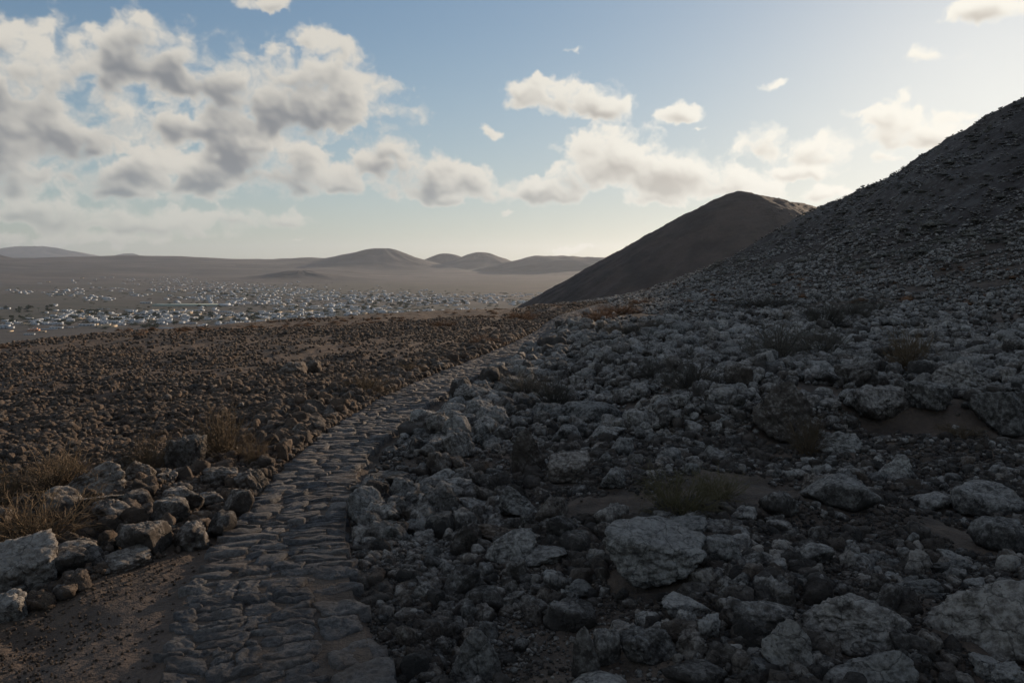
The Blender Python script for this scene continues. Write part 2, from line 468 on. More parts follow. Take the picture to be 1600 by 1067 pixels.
def mat_rock(name="lichened_lava"):
    m, t, b, g = new_mat(name)
    P = g.outputs['Position']
    pale = t.attr('pale'); warm = t.attr('warm')
    oi = t.node('ShaderNodeObjectInfo'); rnd = oi.outputs['Random']
    Pj = t.v('ADD', P, t.v('MULTIPLY', t.node('ShaderNodeCombineXYZ').outputs[0], (0, 0, 0)))
    n1 = t.noise(P, 8.0, 8, .62); n2 = t.noise(P, 26, 8, .76); n3 = t.noise(P, 95, 3, .7)
    up = sepz(t, g.outputs['Normal'])
    pits = t.vor(t.v('ADD', P, t.v('MULTIPLY', t.noise(P, 12, 2, out=1), (.05, .05, .05))), 34)
    dark = t.mix(t.sm(n1, .3, .7), (.046, .043, .040), (.104, .094, .084))
    dark = t.mix(t.m('MULTIPLY', warm, .85), dark, t.mix(n2, (.085, .060, .043), (.225, .158, .108)))
    # lichen crust: on what faces up, in blotches
    lv = t.m('ADD', t.m('MULTIPLY', up, .24), t.m('MULTIPLY', pale, .62))
    lv = t.m('ADD', lv, t.m('MULTIPLY_ADD', n1, 1.0, -.60))
    lv = t.m('ADD', lv, t.m('MULTIPLY_ADD', n2, 1.5, -.75))
    lv = t.m('MULTIPLY', t.sm(lv, .05, .75), t.sm(pale, .0, .25, .25, 1.0))
    lich = t.mix(t.sm(n2, .35, .65), (.235, .230, .216), (.45, .44, .41))
    lich = t.mix(t.m('MULTIPLY', warm, .75), lich, (.36, .27, .185))
    lich = t.mix(t.sm(t.noise(P, 2.3, 3, .6), .62, .74, 0, .35), lich, (.20, .13, .05))
    c = t.mix(lv, dark, lich)
    c = t.mix(t.m('MULTIPLY', t.sm(n3, .60, .70), t.m('MULTIPLY', lv, .6)), c, (.45, .46, .43))
    c = t.mix(t.sm(pits, .20, .05, 0, .6), c, (.018, .016, .015))
    crk = t.vor(t.v('ADD', P, t.v('MULTIPLY', t.noise(P, 5, 4, out=1), (.22, .22, .22))), 4.2, 'DISTANCE_TO_EDGE')
    crk = t.sm(crk, .0, .022)
    c = t.mix(t.m('MULTIPLY_ADD', crk, -.55, .55), c, (.016, .014, .013))
    c = t.mix(1.0, c, t.mix(rnd, (.68, .68, .68), (1.25, 1.22, 1.2)), 'MULTIPLY')
    t.put(b.inputs['Base Color'], c)
    bm = t.bump(n2, 1.0, .045); bm = t.bump(crk, .6, .02, bm); bm = t.bump(t.sm(pits, .0, .25), .7, .014, bm); bm = t.bump(n3, .6, .006, bm)
    t.put(b.inputs['Normal'], bm)
    return m
def mat_paving():
    m, t, b, g = new_mat("worn_basalt_paving")
    P = g.outputs['Position']
    oi = t.node('ShaderNodeObjectInfo'); rnd = oi.outputs['Random']
    n1 = t.noise(P, 3.2, 6, .6); n2 = t.noise(P, 34, 7, .72); n3 = t.noise(P, 120, 3, .7)
    pits = t.vor(P, 70)
    c = t.mix(t.sm(n2, .32, .68), (.068, .066, .066), (.20, .192, .182))
    c = t.mix(t.sm(n1, .45, .65, 0, .6), c, (.105, .085, .07))
    c = t.mix(t.sm(n3, .62, .72, 0, .5), c, (.24, .24, .23))
    c = t.mix(t.sm(pits, .22, .05, 0, .75), c, (.015, .014, .013))
    c = t.mix(1.0, c, t.mix(rnd, (.66, .68, .72), (1.2, 1.15, 1.1)), 'MULTIPLY')
    t.put(b.inputs['Base Color'], c)
    b.inputs['Roughness'].default_value = .72
    bm = t.bump(n2, 1.0, .030); bm = t.bump(t.sm(pits, 0, .25), .6, .006, bm); bm = t.bump(n3, .5, .003, bm)
    t.put(b.inputs['Normal'], bm)
    return m
def mat_twig(name, c1, c2):
    m, t, b, g = new_mat(name)
    P = g.outputs['Position']
    oi = t.node('ShaderNodeObjectInfo')
    c = t.mix(t.noise(P, 9, 3), c1, c2)
    c = t.mix(1.0, c, t.mix(oi.outputs['Random'], (.7, .7, .7), (1.25, 1.2, 1.15)), 'MULTIPLY')
    t.put(b.inputs['Base Color'], c)
    return m
def mat_far_cone():
    m, t, b, g = new_mat("red_cinder_slope")
    P = g.outputs['Position']
    n1 = t.noise(t.v('MULTIPLY', P, (1, 1, .35)), .035, 7, .6); n2 = t.noise(P, .35, 8, .72)
    c = t.mix(t.sm(n1, .40, .60), (.038, .032, .030), (.070, .055, .048))
    c = t.mix(t.sm(n2, .52, .66, 0, .6), c, (.035, .030, .026))
    c = t.mix(t.sm(n2, .42, .34, 0, .3), c, (.13, .11, .095))
    t.put(b.inputs['Base Color'], c)
    t.put(b.inputs['Normal'], t.bump(n2, .5, 1.2))
    return m
def mat_plain():
    m, t, b, g = new_mat("dry_plain")
    P = g.outputs['Position']
    Q = t.v('MULTIPLY', P, (.55, 1.5, 0))
    n1 = t.noise(Q, .00085, 8, .62, .4); n2 = t.noise(Q, .006, 8, .68); n3 = t.noise(t.v('MULTIPLY', P, (.4, 1.6, 0)), .02, 5, .6)
    cell = t.vor(t.v('ADD', t.v('MULTIPLY', P, (.8, 1.2, 0)), t.v('MULTIPLY', t.noise(P, .002, 3, out=1), (300, 300, 0))), .0042, out=1)
    c = t.mix(t.sm(n1, .44, .58), (.044, .042, .042), (.096, .080, .070))
    c = t.mix(t.m('MULTIPLY', t.sm(sepz(t, cell, 0), .55, .75), .5), c, (.055, .050, .044))
    c = t.mix(t.m('MULTIPLY', t.sm(sepz(t, cell, 1), .62, .75), .5), c, (.125, .102, .084))
    c = t.mix(t.sm(n2, .44, .60, 0, .8), c, (.045, .042, .036))
    town = t.attr('town', 'GEOMETRY')
    gr = t.mix(t.sm(n3, .4, .6), (.032, .037, .026), (.070, .064, .050))
    c = t.mix(t.m('MULTIPLY', town, .85), c, gr)
    t.put(b.inputs['Base Color'], c)
    t.put(b.inputs['Normal'], t.bump(n2, .3, 12))
    return m
def mat_plain_color(name, col, rough=.8, var=.15, scale=2.0, bump=0):
    m, t, b, g = new_mat(name)
    n = t.noise(g.outputs['Position'], scale, 5, .6)
    oi = t.node('ShaderNodeObjectInfo')
    f = t.m('ADD', t.m('MULTIPLY', n, .6), t.m('MULTIPLY', oi.outputs['Random'], .4))
    lo = tuple(x * (1 - var) for x in col); hi = tuple(min(1, x * (1 + var)) for x in col)
    t.put(b.inputs['Base Color'], t.mix(f, lo, hi)); b.inputs['Roughness'].default_value = rough
    if bump: t.put(b.inputs['Normal'], t.bump(n, .4, bump))
    return m
M = dict(soil=mat_soil(), rock=mat_rock(), paving=mat_paving(), cone=mat_far_cone(), plain=mat_plain(),
         dry=mat_twig("dry_twigs", (.080, .058, .036), (.165, .125, .080)), grey=mat_twig("grey_twigs", (.055, .050, .042), (.13, .12, .10)),
         green=mat_twig("green_stems", (.070, .066, .036), (.17, .145, .075)),
         rust=mat_twig("rust_scrub", (.085, .045, .025), (.19, .105, .055)),
         sage=mat_twig("sage_scrub", (.085, .082, .070), (.19, .185, .160)),
         white=mat_plain_color("shade_blued_whitewash", (.41, .445, .48), .8, .28, .3), cream=mat_plain_color("cream_and_sunlit_render", (.46, .37, .26), .8, .1, .3),  # the town's bluish shade is mixed into the whitewash colour
         terra=mat_plain_color("orange_render", (.50, .24, .13), .8, .1, .3), stonewall=mat_plain_color("grey_block_wall", (.30, .29, .27), .9, .15, .5),
         glass=mat_plain_color("dark_window", (.045, .055, .07), .25, .2, 1), door=mat_plain_color("green_door", (.05, .11, .08), .6, .2, 1),
         roofing=mat_plain_color("roof_tiles", (.40, .19, .11), .85, .2, 1), shade_net=mat_plain_color("greenhouse_net", (.42, .50, .44), .7, .08, .05),
         leaf=mat_plain_color("town_foliage", (.036, .052, .028), .8, .5, .4, .3), bark=mat_plain_color("bark", (.10, .075, .05), .9, .3, 3),
         palm=mat_plain_color("palm_fronds", (.055, .075, .035), .7, .4, 1))

# ================================================================== the ground underfoot and the flank of the near cone
azs = np.concatenate([np.linspace(-180, -44, 50)[:-1], np.linspace(-44, 50, 620), np.linspace(50, 180, 50)[1:-1]]) * pi / 180
rs = np.exp(np.linspace(np.log(.5), np.log(900), 620))
AA, RR = np.meshgrid(azs, rs)
GX, GY = np.sin(AA) * RR, np.cos(AA) * RR
GPD = path_dist(GX, GY)
GZ = ground_h(GX, GY, GPD)
GZ = np.maximum(GZ, PLAIN_Z - 4)
V = np.stack([GX, GY, GZ], -1).reshape(-1, 3)
nr, nc = GX.shape
Fg = grid_faces(nr, nc, True)
V = np.concatenate([V, [[0, 0, float(ground_macro(0.0, 0.01)) - .03]]]); 
Fg = up_faces(V, Fg)
hillw = sst(cone_h(GX, GY) + fbm(GX * .05, GY * .05, 3, 88) * 1.2, 2.0, 7.0).ravel()
side = GPD[0].ravel()
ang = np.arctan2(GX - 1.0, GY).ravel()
leftw = np.where(GPD[1].ravel() < 90, sst(GPD[0].ravel(), .3, -.3), sst(ang, .08, -.12)) * (1 - hillw)  # left of the path the soil itself is redder
dirtw = (sst(np.hypot((GX + 1.45) / .95, (GY - 3.0) / 2.4), 1.3, .8)).ravel() + .0
bank = (sst(np.abs(GY - (8.3 + .18 * (GX - 2) - .45 * np.clip(GX - 4, 0, 9))), .9, .2) * sst(GX, 1.5, 3) * sst(GX, 11, 8) * .7).ravel()
dirtw = np.maximum(dirtw, bank)
fh = hillw[Fg].max(1) > .5
def sub_mesh(name, mask, mat, kind_label):
    f = Fg[mask]; used = np.unique(f); remap = np.full(len(V), -1); remap[used] = np.arange(len(used))
    me = mesh_from(name, V[used], remap[f])
    for an, arr in (('hill', hillw), ('left_side', leftw), ('dirt', dirtw)):
        at = me.attributes.new(an, 'FLOAT', 'POINT'); at.data.foreach_set('value', arr[used[used < len(arr)]].astype(np.float32))
    return link(name, me, mat)
ground = tag(sub_mesh("ground", ~fh, M['soil'], 0), kind="structure")
hillside = tag(sub_mesh("hillside", fh, M['soil'], 0), kind="structure")

# ================================================================== the second cone
def far_cone():
    D = 560.0
    p1 = pdir(1160, 300); k = D / p1[1]; A = np.array([p1[0] * k, D]); zA = EYE + p1[2] * k + 6
    p2 = pdir(1330, 326); k = (D + 60) / p2[1]; B = np.array([p2[0] * k, D + 60]); zB = EYE + p2[2] * k
    n = 330
    xs = np.linspace(A[0] - 270, B[0] + 260, n); ys = np.linspace(D - 260, D + 300, n)
    X, Y = np.meshgrid(xs, ys)
    ab = B - A; t = np.clip(((X - A[0]) * ab[0] + (Y - A[1]) * ab[1]) / (ab @ ab), 0, 1.0)
    cx, cy = A[0] + ab[0] * t, A[1] + ab[1] * t
    d = np.sqrt((X - cx) ** 2 + (Y - cy) ** 2 + 15 ** 2) - 15
    ridge = zA + (zB - zA) * t ** 1.0 - 6
    an = np.arctan2(Y - cy, X - cx)
    Z = ridge - .572 * d + fbm(an * 14, d * .010, 5, 91) * np.clip(d * .010, 0, 1.3) + fbm(X * .05, Y * .05, 4, 92) * .9 + fbm(X * .3, Y * .3, 3, 93) * .45
    foot = PLAIN_Z - 3
    Z = np.maximum(Z, foot)
    V = np.stack([X, Y, Z], -1).reshape(-1, 3); F = up_faces(V, grid_faces(n, n))
    F = F[(V[F][:, :, 2] > foot + .01).any(1)]
    me = mesh_from("volcanic_cone", V, F)
    return tag(link("volcanic_cone", me, M['cone']), kind="structure"), (xs, ys, Z)
cone2, cone2_grid = far_cone()

# ================================================================== the plain, the hills beyond it
def plain_z(X, Y):
    d = np.hypot(X, Y); a = np.arctan2(X, Y)
    rise = 106 - 62 * sst(a, azel(450, 400)[0], azel(620, 400)[0]) + 6 * fbm(a * 5, d * 0 + 2, 3, 61)
    z = PLAIN_Z + rise * sst(d, 4000, 8600) - 260 * sst(d, 8800, 15000)
    z = z + fbm(X * .0009, Y * .0009, 5, 63) * 16 * sst(d, 3600, 6500) + fbm(X * .004, Y * .004, 3, 64) * 2.0 * sst(d, 1500, 4000)
    return z
azp = np.concatenate([np.linspace(-180, -40, 40)[:-1], np.linspace(-40, 40, 420), np.linspace(40, 180, 40)[1:-1]]) * pi / 180
rp = np.exp(np.linspace(np.log(300), np.log(24500), 300))
AP, RP = np.meshgrid(azp, rp); PX, PY = np.sin(AP) * RP, np.cos(AP) * RP
VP = np.stack([PX, PY, plain_z(PX, PY)], -1).reshape(-1, 3)
me = mesh_from("plain", VP, up_faces(VP, grid_faces(*PX.shape, True)))
qx, qy, _ = project(PX, PY, VP[:, 2].reshape(PX.shape))
townw = sst(RP, 900, 1200) * sst(RP, 4600, 3600) * sst(fbm(PX * .0012, PY * .0012, 3, 67), -.5, .1)
at = me.attributes.new('town', 'FLOAT', 'POINT'); at.data.foreach_set('value', townw.ravel().astype(np.float32))
tag(link("plain", me, M['plain']), kind="structure")

def hill(px, py, dist, halfpx, power=1.0, stretch=1.0, name="hill", seed=1, rough=.08, top=.0):
    """a hill whose top is seen at (px, py) and whose foot spreads halfpx to either side"""
    d = pdir(px, py); k = dist / hypot(d[0], d[1]); cx, cy, zt = d[0] * k, d[1] * k, EYE + d[2] * k
    Rr = halfpx * 1.45 / FPX * dist
    n, mth = 44, 150
    th = np.linspace(0, 2 * pi, mth, endpoint=False); rr = np.linspace(0, 1, n) ** .8
    T, Q = np.meshgrid(th, rr)
    X = cx + np.cos(T) * Q * Rr; Y = cy + np.sin(T) * Q * Rr * stretch
    pz = plain_z(X, Y)
    prof = (1 / (1 + (Q * 3.0) ** 2.0) - .1) / .9 if top == 0 else np.where(Q < top, 1, sst(Q, 1.02, top))
    prof = prof ** power
    hgt = zt - plain_z(np.array(cx), np.array(cy))
    rel = prof * (1 + rough * fbm(T * 3 / pi * 2, Q * 2.5 + seed, 4, seed) * np.clip(Q * 5, 0, 1) + rough * .8 * fbm(X / Rr * 4, Y / Rr * 4, 4, seed + 7) * np.clip(Q * 4, 0, 1))
    Z = pz + hgt * rel - 3 * Q ** 6 - .5
    V = np.stack([X, Y, Z], -1).reshape(-1, 3)
    F = up_faces(V, grid_faces(n, mth, True))
    o = link(name, mesh_from(name, V, F), M['plain'])
    return tag(o, kind="structure")
hill(597, 388, 7000, 165, 1.1, 1.0, seed=2)
hill(698, 396, 7300, 92, 1.0, seed=3)
hill(752, 394, 7100, 104, .85, seed=4)
hill(905, 402, 6300, 120, .6, .7, seed=5, top=.30)
hill(985, 404, 6500, 150, .6, .8, seed=15, top=.2)
hill(470, 422, 4700, 110, .9, .9, seed=6, rough=.16)
hill(775, 437, 5000, 60, .8, seed=7, rough=.2)
hill(500, 403, 7600, 160, .8, seed=8)
hill(440, 405, 7900, 90, .8, seed=10)
hill(235, 400, 8300, 260, .6, .7, seed=9)
hill(-25, 395, 8000, 60, .9, seed=11)
hill(310, 402, 8100, 120, .6, seed=16)
hill(50, 385, 21000, 210, .7, .6, seed=12, name="mountain")
hill(-90, 381, 21500, 180, .7, .6, seed=13, name="mountain")
hill(200, 396, 20000, 80, .8, .6, seed=14, name="mountain")
hill(1500, 380, 8000, 500, .8, seed=18)

# ================================================================== words for labels
ORD = ["", "second ", "third ", "fourth ", "fifth ", "sixth ", "seventh ", "eighth ", "ninth ", "tenth ", "eleventh ", "twelfth ", "thirteenth ",
       "fourteenth ", "fifteenth ", "sixteenth ", "seventeenth ", "eighteenth ", "nineteenth ", "twentieth "]
def relate(items, marks, noun, describe, reach=None):
    """items: [(object, px, py, info)], marks: [(name, px, py)] -> each item gets 'its look, n-th out from which landmark in which direction'"""
    cells = {}
    for it in items:
        o, px, py, info = it
        best = min(marks, key=lambda m: (m[1] - px) ** 2 + ((m[2] - py) * 1.7) ** 2)
        dx, dy = px - best[1], (py - best[2]) * 1.7
        if abs(dx) > abs(dy) * 1.0: rel = "to the right of" if dx > 0 else "to the left of"
        else: rel = "in front of" if dy > 0 else "behind"
        d = describe(info)
        cells.setdefault((best[0], rel, d), []).append((hypot(dx, dy), o))
    for (mk, rel, d), L in cells.items():
        L.sort(key=lambda q: q[0])
        for i, (_, o) in enumerate(L):
            o["label"] = f"{ORD[min(i, 19)]}{d} {noun} {rel} {mk}".strip()

# ================================================================== stones
ICO = {}
def ico(sub):
    if sub not in ICO:
        bm = bmesh.new(); bmesh.ops.create_icosphere(bm, subdivisions=sub, radius=1)
        ICO[sub] = (np.array([v.co[:] for v in bm.verts]), np.array([[v.index for v in f.verts] for f in bm.faces])); bm.free()
    return ICO[sub]
def noise3(P, scale, octaves, seed, gain=.55):
    """three crossed planes of 2-D noise stand in for a solid one"""
    a = fbm(P[:, 0] * scale + P[:, 2] * scale * .7 + seed, P[:, 1] * scale - P[:, 2] * scale * .6, octaves, seed, gain)
    b = fbm(P[:, 1] * scale + P[:, 0] * scale * .35 + 9, P[:, 2] * scale - P[:, 0] * scale * .5 + seed, octaves, seed + 50, gain)
    return (a + b) * .6
def rock_mesh(name, sub, seed, planes=11, sharp=.05, rough=.10, flat=.75, lumps=.10):
    """a block broken along random planes, weathered, then pocked"""
    U, F = ico(sub); rng = np.random.default_rng(seed)
    N = rng.normal(size=(planes, 3)); N /= np.linalg.norm(N, axis=1)[:, None]
    h = rng.uniform(.55, 1.0, planes)
    N = np.concatenate([N, [[0, 0, 1], [0, 0, -1]]]); h = np.concatenate([h, [rng.uniform(.45, .8), .5]])
    dots = U @ N.T
    with np.errstate(divide='ignore'):
        r = np.where(dots > .05, h / np.maximum(dots, .05), 3.0)
    k = 1 / sharp
    rr = -np.log(np.exp(-k * r).sum(1)) / k
    rr = np.clip(rr, .2, 1.25)
    P = U * rr[:, None]
    n1 = noise3(P, 1.7, 2, seed + 1); n2 = noise3(P, 4.5, 4, seed + 3)
    ridg = np.abs(noise3(P, 2.6, 2, seed + 9))
    P = P + U * (lumps * n1 + rough * n2 - rough * 1.1 * np.clip(.25 - ridg, 0, 1))[:, None]
    if sub >= 4:
        n3 = noise3(P, 13, 3, seed + 5); P = P + U * (n3 * rough * .28)[:, None]
        w = worley(P[:, 0] * 6 + P[:, 2] * 4, P[:, 1] * 6 - P[:, 2] * 4 + seed, seed); P = P - U * (np.clip(w - .55, 0, 1) * rough * 1.0)[:, None]
    P = P * np.array([rng.uniform(.95, 1.25), rng.uniform(.8, 1.05), flat * rng.uniform(.85, 1.1)])
    P[:, 2] = np.maximum(P[:, 2], -.42)
    lo, hi = P.min(0), P.max(0)
    P = (P - (lo + hi) / 2) / (hi - lo)        # unit box, centred
    P[:, 2] += .5                              # stands on z = 0
    return mesh_from(name, P, F)
def hull_mesh(name, pts, seed, sub=5, rough=.05):
    """a boulder with a profile of its own: the hull of a few corner points, weathered"""
    U, F = ico(sub); pts = np.array(pts, float); c = np.array([0, 0, .45]); Q = pts - c
    # planes of the hull
    bm = bmesh.new(); vs = [bm.verts.new(q) for q in Q]
    bmesh.ops.convex_hull(bm, input=vs); bm.normal_update()
    N = np.array([f.normal[:] for f in bm.faces]); h = np.array([f.normal.dot(f.verts[0].co) for f in bm.faces]); bm.free()
    s = np.sign(h); N, h = N * s[:, None], np.abs(h)
    dots = U @ N.T
    r = np.where(dots > .02, h / np.maximum(dots, .02), 9.0)
    k = 38.0; rr = -np.log(np.exp(-k * r).sum(1)) / k
    P = U * rr[:, None]
    n1 = noise3(P, 3.2, 3, seed + 1); n2 = noise3(P, 9, 4, seed + 3); n3 = noise3(P, 26, 2, seed + 5)
    ridg = np.abs(noise3(P, 5.0, 2, seed + 9))
    P = P + U * (rough * (.8 * n1 + .7 * n2 + .30 * n3 - .9 * np.clip(.22 - ridg, 0, 1)))[:, None]
    w = worley(P[:, 0] * 12 + P[:, 2] * 7, P[:, 1] * 12 - P[:, 2] * 7 + seed, seed); P = P - U * (np.clip(w - .55, 0, 1) * rough * .5)[:, None]
    P = P + c
    lo, hi = P.min(0), P.max(0); P = (P - np.array([(lo[0] + hi[0]) / 2, (lo[1] + hi[1]) / 2, lo[2]])) / (hi - lo)
    return mesh_from(name, P, F)

HERO = [rock_mesh("boulder_form", 5 if i < 6 else 4, 100 + i * 7, planes=9 + i % 5, sharp=.035 + .02 * (i % 3), rough=.07 + .03 * (i % 3), flat=.7 + .1 * (i % 3), lumps=.06 + .05 * (i % 3)) for i in range(22)]
SHAPES = {
 'slab': [(-.50,-.2,.98),(-.42,.3,.9),(-.10,-.42,.86),(.02,.45,1.0),(.50,-.25,.66),(.5,.3,.70),(.44,-.1,.42),(.22,-.4,.12),(.30,.3,.0),(-.18,-.38,.0),(-.34,.1,.1),(-.44,-.3,.62)],
 'wedge': [(-.5,-.2,.12),(-.42,.3,.1),(-.18,-.1,.82),(0,.1,1.0),(.20,-.1,.96),(.5,-.1,.30),(.36,-.4,.0),(-.2,-.45,.05),(.45,.3,.1),(.3,-.3,.7)],
 'hump': [(-.5,-.2,.05),(-.46,.2,.3),(-.22,-.2,.70),(-.02,0,.96),(.28,.1,1.0),(.5,.1,.88),(.5,-.3,.1),(.0,-.5,.0),(.3,-.45,.5),(.3,.5,.4),(-.2,.45,.3)],
 'ridge': [(-.5,-.1,.05),(-.40,0,.45),(-.10,-.15,.92),(.02,0,1.0),(.25,-.2,.74),(.50,.0,.62),(.5,-.3,.06),(.1,-.45,.0),(.42,.4,.2),(-.2,.4,.2),(-.3,-.4,.1)],
 'tri': [(-.5,-.1,.55),(-.36,-.3,.25),(-.12,0,.95),(.05,-.1,1.0),(.34,-.1,.70),(.5,-.2,.05),(.3,-.4,.0),(-.1,-.4,.1),(.1,.4,.3),(-.4,.3,.3)],
 'tall': [(-.48,-.1,.0),(-.5,.2,.2),(-.36,-.1,.80),(-.12,0,1.0),(.02,-.1,.94),(.5,-.1,.22),(.46,-.2,.0),(0,-.4,.0),(.0,.4,.1),(.1,-.2,.75)],
 'plate': [(-.5,-.3,.5),(-.45,.4,.85),(-.2,-.5,.6),(.35,-.45,.65),(.5,.0,.9),(.4,.45,1.0),(.42,-.4,.1),(-.4,-.4,.0),(.3,.4,.0),(-.45,.2,.1)],
 'lean': [(-.5,-.2,.05),(-.5,.2,.2),(-.2,-.1,.55),(.22,0,1.0),(.42,-.05,.80),(.5,-.1,.35),(.4,-.4,.0),(-.1,-.5,.0),(.2,.4,.3),(-.3,.4,.2)],
}
SH = {k: hull_mesh("boulder_form", v, 300 + i * 11, rough=.06) for i, (k, v) in enumerate(SHAPES.items())}
